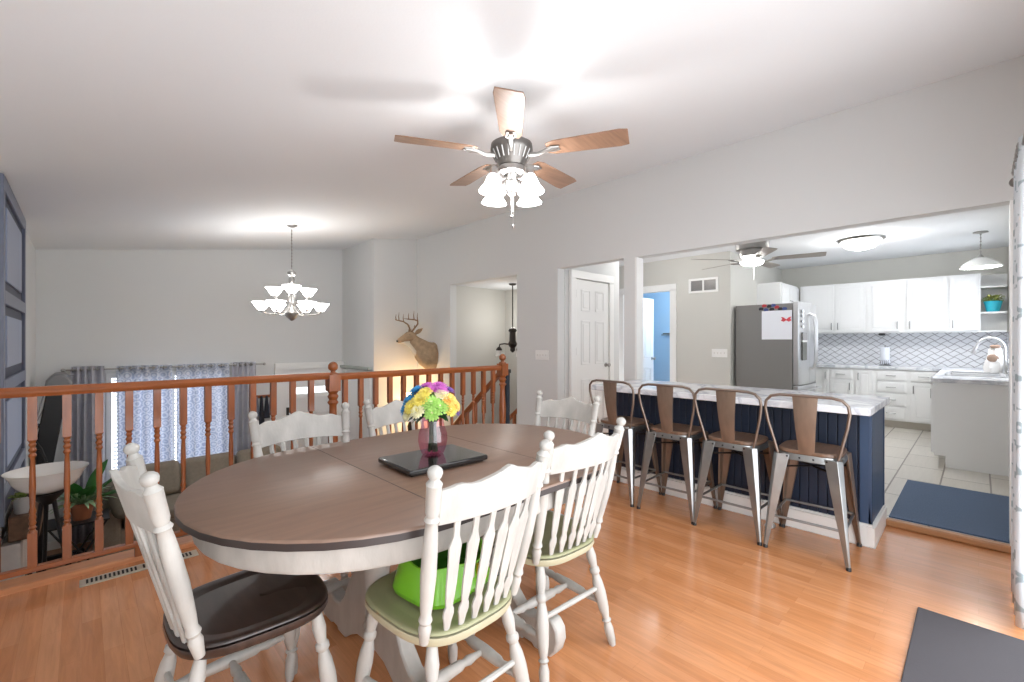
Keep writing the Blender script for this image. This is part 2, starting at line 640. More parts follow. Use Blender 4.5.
# sloped ceiling
mb = MB()
x0, x1 = -0.6, 4.13
mb.hexa([(x0, -0.4, zc(x0)), (x1, -0.4, zc(x1)), (x1, 7.8, zc(x1)), (x0, 7.8, zc(x0)),
         (x0, -0.4, zc(x0) + .1), (x1, -0.4, zc(x1) + .1), (x1, 7.8, zc(x1) + .1), (x0, 7.8, zc(x0) + .1)])
struct(mb.build('ceiling', 'ceil'))
boxes('ceiling_kitchen', 'ceil', [(4.13, 9.0, -0.37, 2.45, 2.52, 2.6), (4.13, 9.3, 2.45, 5.4, 2.52, 2.6)])
boxes('ceiling_stairwell', 'ceil', [(4.13, 5.3, 4.0, 5.7, 2.12, 2.2)])

# right wall with the three openings, all 2.12 m high
boxes('wall_right', 'wall', [
    (XW, 4.13, -0.37, -0.15, -0.05, 3.0),
    (XW, 4.13, -0.15, 2.38, 2.11, 3.0),
    (XW, 4.13, 2.38, 2.52, -0.05, 3.0),
    (XW, 4.13, 2.52, 3.408, 2.12, 3.0),
    (XW, 4.13, 3.408, 4.085, LOW, 3.0),
    (XW, 4.13, 4.085, 5.53, 2.12, 3.0),
    (XW, 4.13, 5.53, 7.7, LOW, 3.0)])
boxes('trim_3', 'white', [(XW - .004, 4.134, 2.372, 2.392, 0.0, 2.11), (4.0, 4.14, -0.15, -0.13, 0.0, 2.11)])
boxes('wall_far', 'wall', [
    (-0.5, 0.22, YF, 7.7, LOW, 2.9), (1.56, 3.3, YF, 7.7, LOW, 2.9),
    (0.22, 1.56, YF, 7.7, 0.86, 2.9), (0.22, 1.56, YF, 7.7, LOW, -0.75)])
boxes('wall_left', 'wall', [(-0.5, XL, -0.37, 7.7, LOW, 2.6)])
boxes('wall_jog', 'wall', [(3.24, 4.02, 6.45, 7.7, LOW, 3.0)])
boxes('wall_back', 'wall', [(3.45, 4.13, -0.37, -0.27, -0.05, 3.0), (-0.5, 3.45, -0.37, -0.27, 2.08, 3.0)])
# kitchen and hall walls
boxes('wall_kitchen', 'wallgreige', [(8.85, 8.95, -0.37, 2.49, -0.05, 2.6), (6.5, 8.95, 2.39, 2.49, -0.05, 2.6)])
boxes('wall_sink', 'wallgreige', [(4.13, 6.6, -0.37, -0.27, -0.05, 2.6), (8.2, 8.95, -0.37, -0.27, -0.05, 2.6),
                                  (6.6, 8.2, -0.37, -0.27, -0.05, 1.05), (6.6, 8.2, -0.37, -0.27, 2.05, 2.6)])
boxes('wall_vent', 'wallgreige', [(6.5, 6.6, 2.49, 3.27, -0.05, 2.6), (6.5, 6.6, 4.08, 5.4, -0.05, 2.6), (6.5, 6.6, 3.27, 4.08, 2.04, 2.6)])
boxes('wall_hall', 'wall', [(4.13, 5.29, 3.4, 3.5, LOW, 2.6)])
boxes('wall_stairwell', 'wallgreige', [(4.13, 5.25, 5.53, 5.63, LOW, 2.2), (5.15, 5.25, 3.5, 5.53, LOW, 2.2), (4.13, 5.15, 3.95, 4.02, LOW, 2.2)])
boxes('wall_bathroom', 'blue', [(8.4, 8.5, 2.49, 5.4, -0.05, 2.6), (6.6, 8.4, 5.3, 5.4, -0.05, 2.6), (6.62, 8.4, 2.49, 2.55, -0.05, 2.6)])
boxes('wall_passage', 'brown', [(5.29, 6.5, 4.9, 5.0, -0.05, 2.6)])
boxes('baseboard_right', 'white', [(XW - .015, XW, 3.408, 4.05, 0.0, 0.1), (XW - .015, XW, 5.6, 6.45, LOW, LOW + .1)])
boxes('baseboard_far', 'white', [(-0.39, 2.1, YF - .015, YF, LOW, LOW + .1)])
# step edge between laminate and kitchen tile
mb = MB()
mb.box(3.985, 4.045, -0.15, 0.449, 0.0, 0.045)
struct(mb.build('trim_4', 'threshold', bevel=0.01))

# living room window behind the curtains
mb = MB()
for a in [(0.22, 1.56, 7.57, 7.68, 0.80, 0.86), (0.22, 1.56, 7.57, 7.68, -0.75, -0.69), (0.22, 0.27, 7.57, 7.68, -0.69, .8), (1.51, 1.56, 7.57, 7.68, -0.69, .8), (0.865, 0.915, 7.6, 7.66, -0.69, .8)]:
    mb.box(*a)
w1 = struct(mb.build('window_1', 'white'))
boxes('pane', 'glass', [(0.27, 1.51, 7.63, 7.636, -0.69, .8)], parent=w1)
mb = MB()
for i in range(28):
    mb.box(0.28, 1.5, 7.585, 7.60, 0.76 - i * 0.05, 0.775 - i * 0.05)
mb.build('blind_slats', 'white', w1)
# sink window
mb = MB()
for a in [(6.55, 8.25, -.29, -.26, 2.05, 2.12), (6.55, 8.25, -.30, -.25, 1.0, 1.05), (6.53, 6.6, -.29, -.26, 1.0, 2.12), (8.2, 8.27, -.29, -.26, 1.0, 2.12), (7.38, 7.42, -.34, -.30, 1.05, 2.05)]:
    mb.box(*a)
w2 = struct(mb.build('window_2', 'white'))
boxes('pane', 'glass', [(6.6, 8.2, -.33, -.324, 1.05, 2.05)], parent=w2)


def frame_y(mb, x0, x1, ya, yb, za, zb, w):
    '''non-overlapping rectangular frame in a plane of constant x'''
    mb.box(x0, x1, ya, ya + w, za, zb).box(x0, x1, yb - w, yb, za, zb).box(x0, x1, ya + w, yb - w, za, za + w).box(x0, x1, ya + w, yb - w, zb - w, zb)


def frame_x(mb, y0, y1, xa, xb, za, zb, w):
    mb.box(xa, xa + w, y0, y1, za, zb).box(xb - w, xb, y0, y1, za, zb).box(xa + w, xb - w, y0, y1, za, za + w).box(xa + w, xb - w, y0, y1, zb - w, zb)


# ------------------------------------------------------------------ panelled doors
def panel_door(name, w, h, m='white', panels=6, parent=None, knob=True, knob_x=1, sunk=0.006):
    """slab in local XZ, front towards -Y, hinge side at x=0"""
    mb = MB()
    t = 0.035
    st = 0.11
    mb.box(0, w, 0, t, 0, h)
    cols = [(st, w / 2 - st * .45), (w / 2 + st * .45, w - st)]
    rows = [(0.24, 0.80), (0.98, h - 0.50), (h - 0.38, h - 0.12)]
    if panels == 0:
        rows = []
    for (a, b) in cols:
        for (c, d) in rows:
            frame_x(mb, -.006, 0, a, b, c, d, .016)
            mb.box(a + .04, b - .04, -.005, 0, c + .04, d - .04)
    o = mb.build(name, m, parent, bevel=0.003)
    if knob:
        kx = w - .065 if knob_x else .065
        k = MB()
        k.lathe([(0, .028), (.008, .028), (.01, .011), (.035, .011), (.042, .024), (.058, .027), (.068, .018), (.07, .002)], (kx, 0, .96), (kx, -1, .96), 14, absolute=True)
        k.build('door_knob', 'nickel', o)
    return o


# hall closet door with frame
d1 = panel_door('door_1', 0.70, 2.02)
struct(d1)
d1.location = (4.30, 3.375, 0.0)
mb = MB()
mb.box(-0.10, -0.005, -0.02, .02, 0, 2.03).box(0.705, 0.80, -0.02, .02, 0, 2.03).box(-0.10, 0.80, -0.022, .02, 2.03, 2.125)
mb.build('door_frame', 'white', d1, bevel=0.004)
mb = MB()
for z in (0.25, 1.1, 1.8):
    mb.box(-0.012, 0.006, -0.012, 0.0, z, z + .09)
mb.build('hinge', 'nickel', d1)
# bathroom doorway frame and the open white door
boxes('trim_5', 'white', [(6.48, 6.5, 3.17, 3.27, 0, 2.05), (6.48, 6.5, 4.08, 4.18, 0, 2.05), (6.48, 6.5, 3.17, 4.18, 2.04, 2.14), (6.5, 6.6, 3.265, 3.28, 0, 2.04)])
d2 = panel_door('door_2', 0.76, 2.02)
struct(d2)
d2.location = (6.64, 4.04, 0.0)
# front door on the far wall of the lower level with a storm pane glowing in place of daylight
mb = MB()
mb.box(2.30, 3.10, YF - .03, YF, LOW, 0.82)
d3 = struct(mb.build('door_3', 'white', bevel=.004))
boxes('door_frame', 'white', [(2.16, 2.30, YF - .05, YF, LOW, 0.82), (3.10, 3.24, YF - .05, YF, LOW, 0.82), (2.16, 3.24, YF - .06, YF, 0.82, 0.92)], parent=d3)
sky_m = mat('door_daylight_glass', rgb(240, 244, 250), 0.2, emis=1.0, ecol=(0.93, 0.97, 1, 1))
boxes('door_window', sky_m, [(2.44, 2.98, YF - .036, YF - .03, 0.42, 0.52)], parent=d3)
mb = MB()
for (a, b, c, d) in [(2.42, 2.66, -1.0, 0.1), (2.78, 3.0, -1.0, 0.1)]:
    mb.box(a, b, YF - .038, YF - .03, c, c + .02).box(a, b, YF - .038, YF - .03, d - .02, d).box(a, a + .02, YF - .038, YF - .03, c, d).box(b - .02, b, YF - .038, YF - .03, c, d)
mb.box(2.42, 3.02, YF - .045, YF - .03, .33, .36)
mb.build('door_panel', 'white', d3)
mb = MB()
mb.box(2.325, 2.36, YF - .06, YF - .03, 0.10, 0.22)
mb.build('door_lock', 'bronze', d3)
# closet door on the jog wall
mb = MB()
mb.box(3.22, 3.24, 6.62, 7.42, LOW, 0.80)
d4 = struct(mb.build('door_4', 'white'))
boxes('door_frame', 'white', [(3.205, 3.24, 6.52, 6.62, LOW, .80), (3.205, 3.24, 7.42, 7.54, LOW, .80)], parent=d4)
boxes('header_ledge', mat('ledge_grey_green', rgb(170, 176, 170), .6), [(3.17, 3.24, 6.5, 7.56, .82, .86)], parent=d4)  # header ledge is grey-green, unlike the white door frame

# chimney breast with a navy panelled accent over the fireplace
XB = -0.355
boxes('wall_chimney', 'wall', [(XL, XB - .028, 4.25, 5.80, LOW, 2.33)])
mb = MB()
mb.box(XB - .028, XB - .02, 4.25, 5.80, 0.10, 2.325)
acc = mb.build('accent_panel', 'navy_dark')
tag(acc, 'tall navy panelled accent wall feature at the far left above the mantel', 'wall panel')
ZR = [2.325, 1.60, 1.02, 0.35]
mb = MB()
mb.box(XB - .02, XB, 4.25, 4.33, 0.10, 2.325).box(XB - .02, XB, 5.70, 5.80, 0.10, 2.325)
for z in ZR:
    mb.box(XB - .02, XB, 4.33, 5.70, z - .09, z)
mb.build('panel_frame', 'navy_mid', acc, bevel=.004)  # navy frame coloured lighter to stand for the light on it
for i in range(3):
    mb = MB()
    mb.box(XB - .02, XB - .007, 4.52, 5.52, ZR[i + 1] + .07, ZR[i] - .16)
    mb.build('raised_panel', 'navy_pale', acc, bevel=.004)  # navy fields coloured pale to stand for light reflected off them

fp = thing('fireplace', 'white painted brick fireplace under the brown mantel at the left', 'fireplace', (XB - .028, 5.05, LOW))
boxes('brick_surround', 'brickwhite', [(.0, .09, -.66, -.40, 0, 1.13), (.0, .09, .40, .72, 0, 1.13), (.0, .09, -.40, .40, .80, 1.13)], st=False, parent=fp)
boxes('firebox', 'black', [(.0, .05, -.40, .40, 0, .80)], st=False, parent=fp)
mb = MB()
for y in (-.30, -.1, .1, .30):
    mb.box(.06, .09, y - .015, y + .015, 0.06, .72)
mb.box(.06, .09, -.4, .4, .72, .76).box(.06, .09, -.4, .4, .02, .06)
mb.build('fire_screen', 'blackmetal', fp)
mb = MB()
mb.box(.03, .175, -.63, .70, 1.14, 1.30)
mb.build('mantel', 'mantel', fp, bevel=.008)


# ------------------------------------------------------------------ railing
def baluster(name, x, y, ztop, m='oak', parent=None, zbot=.11, w=.0175):
    mb = MB()
    hgt = ztop - zbot
    b0 = zbot + hgt * .20
    t0 = ztop - hgt * .26
    mb.box(x - w, x + w, y - w, y + w, zbot, b0)
    mb.box(x - w, x + w, y - w, y + w, t0, ztop)
    r = w
    prof = [(0, r), (.03, r * .6), (.05, r * .95), (.07, r * .6), (.10, r * .9), (.13, r * .62), (.16, r * .9), (.19, r * .62), (.22, r * .85), (.27, r * .6),
            (.5, r * .78), (.68, r * .68), (.80, r * .55), (.83, r * .95), (.86, r * .6), (.89, r * .95), (.92, r * .6), (.95, r * .9), (.97, r * .65), (1, r)]
    mb.lathe(prof, (x, y, b0), (x, y, t0), 10)
    return mb.build(name, m, parent)


def newel(x, y, zt, parent, zb=0.0):
    mb = MB()
    w = .042
    mb.box(x - w, x + w, y - w, y + w, zb, zb + .22)
    mb.box(x - w, x + w, y - w, y + w, zt - .19, zt - .07)
    mb.lathe([(0, w), (.03, .028), (.06, .04), (.09, .028), (.14, .030), (.5, .036), (.78, .026), (.84, .026), (.87, .040), (.90, .028), (.94, .040), (.97, .028), (1, w)], (x, y, zb + .22), (x, y, zt - .19), 16)
    mb.lathe([(0, w * .95), (.012, w * .9), (.02, .018), (.03, .016), (.04, .03), (.055, .036), (.075, .034), (.092, .022), (.1, .004)], (x, y, zt - .07), (x, y, zt + 1), 16, absolute=True)
    return mb.build('newel_post', 'oak', parent)


rail = thing('stair_railing', 'orange oak railing with turned balusters along the dining room edge', 'railing', (0, 3.37, 0))
YR = 0.0


def railbar(xa, xb, y, z0, z1, name):
    prof = [(-.022, z0), (.022, z0), (.030, z0 + .018), (.032, z1 - .02), (.020, z1), (-.020, z1), (-.032, z1 - .02), (-.030, z0 + .018)]
    mb = MB()
    mb.prism(prof, lambda u, v, w: (w, y + u, v), xa, xb)
    return mb.build(name, 'oakx', rail)


railbar(XL, 1.33, 0, .985, 1.035, 'top_rail')
railbar(1.40, 3.06, 0, .975, 1.025, 'top_rail')
mb = MB()
mb.box(XL, 1.33, -.022, .022, .085, .112).box(1.40, 3.06, -.022, .022, .085, .112)
mb.build('bottom_rail', 'oakx', rail, bevel=.005)
for x in (.24, .95, 1.9, 2.6):
    MB().box(x - .022, x + .022, -.02, .02, 0.03, .086).build('rail_block', 'oak', rail)
newel(1.365, 0, 1.085, rail)
newel(3.10, 0, 1.11, rail)
k = -0.31
for i in range(27):
    x = k + i * 0.1262
    if abs(x - 1.365) < .06 or x > 3.03:
        continue
    baluster('baluster', x, 0, .99, parent=rail)

# sloping rails down the stairs
def slope_rail(name, label, x, ya, za, yb, zb, n, drop, first=0.0, zfl=None):
    t = thing(name, label, 'railing', (x, ya, 0))
    mb = MB()
    L_ = yb - ya
    for s_ in (0,):
        prof = [(-.022, -.03), (.022, -.03), (.03, -.01), (.032, .012), (.02, .028), (-.02, .028), (-.032, .012), (-.03, -.01)]
        mb.rings([[(u, 0, za + v) for u, v in prof], [(u, L_, zb + v) for u, v in prof]])
    mb.build('handrail', 'oak', t)
    for i in range(n):
        f = (i + .7) / n
        y = L_ * f
        z = za + (zb - za) * f - .015
        baluster('baluster', 0, y, z, parent=t, zbot=z - drop)
    return t


slope_rail('stair_handrail', 'orange oak handrail sloping down to the foyer from the corner newel', 3.10, 3.42, .93, 5.3, -.62, 13, .82)
slope_rail('stair_handrail', 'orange oak handrail sloping down inside the stairwell opening', 4.07, 4.10, .40, 5.5, -.68, 10, .70)
# steps down
mb = MB()
for i in range(7):
    mb.box(3.12, XW, 3.37 + i * .27, 3.37 + (i + 1) * .27, LOW, -0.171 * (i + 1))
struct(mb.build('stairs', 'carpet'))
# safety gate rolled up beside the corner newel
gate = thing('baby_gate', 'rolled black retractable gate strapped upright beside the corner newel', 'gate', (3.155, 3.36, 0))
MB().lathe([(0, .028), (1, .028)], (0, 0, .18), (0, 0, .95), 14).build('rolled_mesh', mat('navy_mesh', rgb(34, 42, 52), .8), gate)
mb = MB()
mb.box(-.03, .03, -.03, .03, .94, .98).box(-.03, .03, -.03, .03, 0.0, .19)
mb.build('end_cap', 'black', gate, bevel=.005)

# ------------------------------------------------------------------ small wall fittings
def plate(name, label, loc, n, axis='x'):
    """n-gang switch plate on a wall facing -X"""
    t = thing(name, label, 'light switch', loc)
    w = .046 * n + .03
    MB().box(-.008, 0, -w / 2, w / 2, -.058, .058).build('cover_plate', 'white', t, bevel=.003)
    for i in range(n):
        y = (i - (n - 1) / 2) * .046
        MB().box(-.016, -.008, y - .006, y + .006, -.012, .012).build('toggle', 'potwhite', t, bevel=.002)
    return t


plate('switch_plate', 'white multi gang switch plate on the grey wall left of the hall opening', (XW, 3.65, 1.10), 4)
plate('switch_plate', 'white wide switch plate on the greige kitchen wall left of the fridge', (6.5, 2.536, 1.10), 4)
v = thing('return_air_vent', 'white return air vent high on the greige kitchen wall', 'vent', (6.5, 2.765, 2.077))
mb = MB()
mb.box(-.012, 0, -.215, .215, .075, .105).box(-.012, 0, -.215, .215, -.105, -.075).box(-.012, 0, -.215, -.18, -.075, .075).box(-.012, 0, .18, .215, -.075, .075).box(-.012, 0, -.012, .012, -.075, .075)
mb.build('vent_frame', 'white', v, bevel=.002)
MB().box(-.003, 0, -.18, .18, -.075, .075).build('vent_backing', 'grey', v)
mb = MB()
for i in range(9):
    z = -.066 + i * .0165
    mb.box(-.009, -.003, -.18, -.012, z, z + .006).box(-.009, -.003, .012, .18, z, z + .006)
mb.build('louvre', 'nickeldark', v)
v = thing('floor_register', 'beige slotted metal floor vent beside the railing at lower left', 'vent', (.20, 3.245, 0))
MB().box(-.21, .30, -.045, .045, 0, .006).build('register_plate', 'ventmetal', v, bevel=.002)
for i in range(26):
    x = -.185 + i * .0178
    if i == 12:
        continue
    MB().box(x, x + .009, -.026, .026, .006, .0075).build('register_slot', 'slot', v)
# ------------------------------------------------------------------ dining table
tb = thing('dining_table', 'oval dining table with brown top, dark edge and distressed white pedestal base', 'table', (1.11, 1.65, 0))


def oval(rx, ry, flat, n=20):
    """race track outline: half circles of radius ry (x scaled rx/ry) joined by straight sides"""
    p = []
    for i in range(n + 1):
        a = -PI / 2 + PI * i / n
        p.append((flat + rx * math.cos(a), ry * math.sin(a)))
    for i in range(n + 1):
        a = PI / 2 + PI * i / n
        p.append((-flat + rx * math.cos(a), ry * math.sin(a)))
    return p


def ov(mbx, zs, ins, flat=.31, rx=.60, ry=.60):
    mbx.rings([[(x, y, z) for x, y in oval(rx - i, ry - i, flat)] for z, i in zip(zs, ins)])
    mbx.smooth = True
    return mbx


ov(MB(), [.751, .757, .760], [.0, .001, .006]).build('tabletop', 'top', tb, autosm=50)
ov(MB(), [.728, .731, .751], [.006, .0, .0]).build('table_edge', 'topedge', tb, autosm=50)
for x in (-.31, .31):
    MB().box(x - .0014, x + .0014, -.594, .594, .7595, .7604).build('leaf_seam', 'topedge', tb)
ov(MB(), [.645, .655, .728], [.052, .045, .045]).build('apron', 'chair', tb, autosm=50)
for sx in (-.27, .27):
    mb = MB()
    mb.lathe([(0, .05), (.05, .052), (.09, .034), (.13, .04), (.17, .03), (.40, .05), (.60, .056), (.75, .036), (.82, .048), (.88, .034), (.93, .052), (1, .055)], (sx, 0, .13), (sx, 0, .645), 20)
    mb.box(sx - .09, sx + .09, -.09, .09, .60, .645)
    mb.build('pedestal', 'chair', tb)
    for sy in (-1, 1):
        pr = [(.0, .34), (.05, .36), (.10, .34), (.16, .26), (.21, .17), (.26, .125), (.31, .12), (.355, .135), (.40, .155), (.44, .15), (.465, .12), (.47, .075), (.455, .03), (.43, .0),
              (.34, .0), (.33, .012), (.28, .012), (.27, .0), (.20, .0), (.14, .04), (.08, .07), (.0, .08)]
        MB().prism(pr, lambda u, v, w: (sx + w, sy * (u + .03), v), -.03, .03).build('scroll_foot', 'chair', tb, bevel=.008)
MB().box(-.27, .27, -.03, .03, .24, .31).build('stretcher', 'chair', tb, bevel=.006)


# ------------------------------------------------------------------ dining chairs
def seat_outline(n=40, w0=.192, w1=.222, d=.212):
    pts = []
    for i in range(n):
        a = 2 * PI * i / n
        c, s_ = math.cos(a), math.sin(a)
        x = math.copysign(abs(c) ** .62, c)
        y = math.copysign(abs(s_) ** .62, s_)
        w = w0 + (w1 - w0) * (y + 1) / 2
        pts.append((x * w, y * d))
    return pts


def make_chair(seatm, edgem, label, name='dining_chair', grp='turned wooden dining chairs around the oval table'):
    t = thing(name, label, 'chair', group=grp)
    ol = seat_outline()
    rs = []
    for z, k_ in [(.412, .90), (.416, .97), (.428, 1.0), (.442, .995)]:
        rs.append([(x * k_, y * k_, z) for x, y in ol])
    MB_ = MB()
    MB_.rings(rs, cap=True)
    MB_.smooth = True
    MB_.build('seat_edge', edgem, t)
    rs = []
    for k_, dz in [(.995, -.002), (.985, .004), (.95, .006), (.85, .002), (.65, -.005), (.4, -.008), (.15, -.006)]:
        rs.append([(x * k_, y * k_, .451 + dz + (.010 * (1 - min(1, abs(x) / .07)) if (y > .08 and k_ < .99) else 0)) for x, y in ol])
    mb = MB()
    mb.rings(rs)
    mb.smooth = True
    mb.build('seat', seatm, t, autosm=60)
    lp = [(0, .012), (.06, .017), (.16, .019), (.22, .013), (.24, .019), (.26, .013), (.36, .021), (.50, .024), (.60, .021), (.68, .014), (.70, .020), (.73, .020), (.75, .014), (.85, .020), (.93, .016), (.97, .014), (1, .013)]
    lp = [(a, r * 1.05) for a, r in lp]
    tops = [(-.15, .15), (.15, .15), (-.14, -.15), (.14, -.15)]
    feet = [(-.205, .205), (.205, .205), (-.20, -.235), (.20, -.235)]
    for (a, b), (c, d) in zip(tops, feet):
        MB().lathe(lp, (c, d, 0), (a, b, .425), 12).build('leg', 'chair', t)

    def at(i, z):
        f = z / .425
        return Vector((feet[i][0] + (tops[i][0] - feet[i][0]) * f, feet[i][1] + (tops[i][1] - feet[i][1]) * f, z))
    sp = [(0, .009), (.12, .012), (.2, .017), (.26, .012), (.30, .018), (.5, .021), (.70, .018), (.74, .012), (.8, .017), (.88, .012), (1, .009)]
    for i, j in ((0, 2), (1, 3)):
        MB().lathe(sp, at(i, .17), at(j, .17), 10).build('stretcher', 'chair', t)
    MB().lathe(sp, (at(0, .17) + at(2, .17)) / 2, (at(1, .17) + at(3, .17)) / 2, 10).build('stretcher', 'chair', t)
    MB().lathe([(0, .009), (.5, .011), (1, .009)], at(2, .235), at(3, .235), 8).build('stretcher', 'chair', t)
    # back posts
    post = [(0, .014), (.05, .017), (.09, .020), (.12, .015), (.14, .021), (.17, .016), (.22, .019), (.40, .024), (.58, .022), (.66, .019), (.70, .017), (.715, .023), (.735, .017),
            (.76, .021), (.90, .0225), (.905, .024), (.925, .015), (.935, .013), (.945, .019), (.965, .022), (.98, .020), (.993, .012), (1, .003)]
    P0, P1 = Vector((.174, -.160, .436)), Vector((.214, -.272, .955))
    for s_ in (-1, 1):
        MB().lathe([(a, r * .92) for a, r in post], (s_ * P0.x, P0.y, P0.z), (s_ * P1.x, P1.y, P1.z), 16).build('back_post', 'chair', t)

    def bk(u, z, off=0.0):
        f = (z - P0.z) / (P1.z - P0.z)
        y = P0.y + (P1.y - P0.y) * f
        hw = P0.x + (P1.x - P0.x) * f
        return Vector((u * hw, y - (.030 + .028 * f) * (1 - u * u) + off, z))
    # crest rail
    n = 28
    front, back = [], []
    top = []
    for i in range(n + 1):
        u = -0.94 + 1.88 * i / n
        au = abs(u)
        zt = .884 + .014 * (1 - au) ** .5
        if au < .62:
            zt += .020 * (math.cos(au / .62 * PI) * .5 + .5)
        zt += .009 * math.exp(-((au - .70) / .10) ** 2) + .010 * math.exp(-(au / .10) ** 2)
        zb_ = .788 + .008 * (1 - u * u)
        top.append((u, zb_, zt))
    mb = MB()
    rs = []
    for (u, zb_, zt) in top:
        rs.append([bk(u, zb_, -.009), bk(u, zb_, .009), bk(u, zt, .009), bk(u, zt, -.009)])
    mb.rings(rs)
    mb.build('crest_rail', 'chair', t, bevel=.003)
    # arrow spindles
    wd = [(0, .008), (.06, .009), (.13, .013), (.18, .018), (.22, .017), (.26, .011), (.32, .014), (.45, .017), (.66, .0185), (.78, .021), (.86, .010), (.92, .009), (1, .010)]
    for q in range(6):
        u = (q - 2.5) / 2.5 * .68
        u0 = u * .95
        rs = []
        for f, w in wd:
            z = .438 + (.798 - .438) * f
            c = bk(u0 + (u - u0) * f, z)
            rs.append([c + Vector((-w, -.003, 0)), c + Vector((0, -.007, 0)), c + Vector((w, -.003, 0)), c + Vector((w, .003, 0)), c + Vector((0, .008, 0)), c + Vector((-w, .003, 0))])
        mb = MB()
        mb.rings(rs)
        mb.build('spindle', 'chair', t)
    return t


ch_green = make_chair('sage', 'cream', 'white dining chair with sage seat holding the lime green tub')
ch_green.location = (.853, 1.225, 0)
ch_green.rotation_euler = (0, 0, R(1))
ch_dark = make_chair('walnut', 'walnut', 'white dining chair with dark walnut seat at the left end of the table')
ch_dark.location = (.382, 1.605, 0)
ch_dark.rotation_euler = (0, 0, R(-89))


def place(src, label, x, y, rz):
    c = copy_tree(src)
    c['label'] = label
    c.location = (x, y, 0)
    c.rotation_euler = (0, 0, rz)
    return c


place(ch_green, 'white dining chair with empty sage seat, right of the chair holding the tub', 1.413, 1.305, R(-3))
place(ch_green, 'white dining chair on the far side of the table, left of the newel post', .765, 1.99, R(180))
place(ch_green, 'white dining chair on the far side of the table, behind the flower vase', 1.335, 2.04, R(181))
place(ch_green, 'white dining chair at the right end of the table, facing the flowers', 1.86, 1.715, R(94))

# green tub on the chair
t = thing('booster_tub', 'lime green plastic tub seat standing on the sage chair seat', 'tub', (.878, 1.25, .456), R(8))
t.scale = (.93, .93, .95)


def supel(rx, ry, z, n=32, e=.75, dx=0, dy=0):
    return [(dx + rx * math.copysign(abs(math.cos(2 * PI * i / n)) ** e, math.cos(2 * PI * i / n)),
             dy + ry * math.copysign(abs(math.sin(2 * PI * i / n)) ** e, math.sin(2 * PI * i / n)),
             z + 0.0) for i in range(n)]


def rim(rx, ry, z, amp, dx=0, dy=0):
    return [(x, y, z + amp * (y / ry) + .012 * math.cos(3 * math.atan2(y, x))) for x, y, _ in supel(rx, ry, z, dx=0, dy=0)]


mb = MB()
mb.rings([supel(.140, .118, .0, e=.55), supel(.157, .134, .006, e=.55), supel(.160, .137, .018, e=.55), rim(.148, .126, .08, .012), rim(.136, .114, .128, .030), rim(.146, .124, .130, .030), rim(.146, .124, .137, .030)], cap=True)
bm_ = mb.bm
mb.smooth = True
# open the top
bm_.faces.ensure_lookup_table()
topf = max((f for f in bm_.faces if len(f.verts) > 8), key=lambda f: f.calc_center_median().z)
bmesh.ops.delete(bm_, geom=[topf], context='FACES_ONLY')
mb.build('tub_shell', 'tub', t, solid=.004, autosm=25)
mb = MB()
mb.rings([rim(.128, .106, .126, .030), rim(.140, .118, .078, .012), supel(.150, .124, .02), supel(.135, .11, .012)], cap=True)
mb.smooth = True
bm_ = mb.bm
bm_.faces.ensure_lookup_table()
topf = max((f for f in bm_.faces if len(f.verts) > 8), key=lambda f: f.calc_center_median().z)
bmesh.ops.delete(bm_, geom=[topf], context='FACES_ONLY')
mb.build('tub_lining', 'tubin', t)
MB().box(-.02, .02, -.137, -.128, .055, .08).build('sticker', 'label', t)
MB().box(.04, .085, -.136, -.126, .03, .09).build('strap', 'yellow', t)
mb = MB()
mb.tube([(.115, -.155, .03), (.14, -.15, .05), (.155, -.13, .08), (.14, -.15, .11), (.11, -.155, .13)], .009, 6)
mb.build('buckle', 'black', t)
# ------------------------------------------------------------------ tray, vase, flowers
t = thing('tray', 'black glossy rectangular tray lying on the dining table', 'tray', (1.065, 1.585, .760), R(-2))
MB().box(-.185, .185, -.135, .135, .006, .028).build('tray_body', 'blackgloss', t, bevel=.006)
MB().box(-.17, .17, -.12, .12, 0, .006).build('tray_foot', 'black', t)
VC = Vector((1.080, 1.613, .788))
t = thing('flower_vase', 'pink faceted glass vase standing on the black tray', 'vase', VC)
mb = MB()
prof = [(0, .042), (.004, .046), (.03, .056), (.06, .062), (.09, .060), (.12, .049), (.145, .045), (.165, .051), (.172, .055)]
mb.lathe(prof, (0, 0, 0), (0, 0, 1), 12, absolute=True, cap=False)
mb.build('vase_glass', 'pinkglass', t, autosm=10)
mb = MB()
mb.lathe([(0, .001), (.002, .03), (.008, .036)], (0, 0, .001), (0, 0, 1), 12, absolute=True)
mb.build('vase_base', 'pinkglass', t)
t = thing('flower_bouquet', 'bouquet of dyed blue, pink, yellow and green daisies in the pink vase', 'flowers', VC + Vector((0, 0, .012)))
mb = MB()
for i in range(12):
    a = i * 2.4
    mb.tube([(.018 * math.cos(a), .018 * math.sin(a), 0), (.012 * math.cos(a + 1), .012 * math.sin(a + 1), .12), (.05 * math.cos(a + .6), .05 * math.sin(a + .6), .2)], .0035, 5)
mb.build('stem', 'leafdark', t)


def leafblade(mb, p, d, ln, w, up=Vector((0, 0, 1)), droop=.4):
    p, d = Vector(p), Vector(d).normalized()
    s_ = d.cross(up)
    s_ = s_.normalized() if s_.length > 1e-3 else Vector((1, 0, 0))
    g = []
    for i in range(7):
        f = i / 6
        c = p + d * ln * f - Vector((0, 0, 1)) * droop * ln * f * f
        ww = w * math.sin(PI * (f * .92 + .06)) * .5
        g.append([c - s_ * ww + Vector((0, 0, ww * .35)), c, c + s_ * ww + Vector((0, 0, ww * .35))])
    mb.sheet(g)


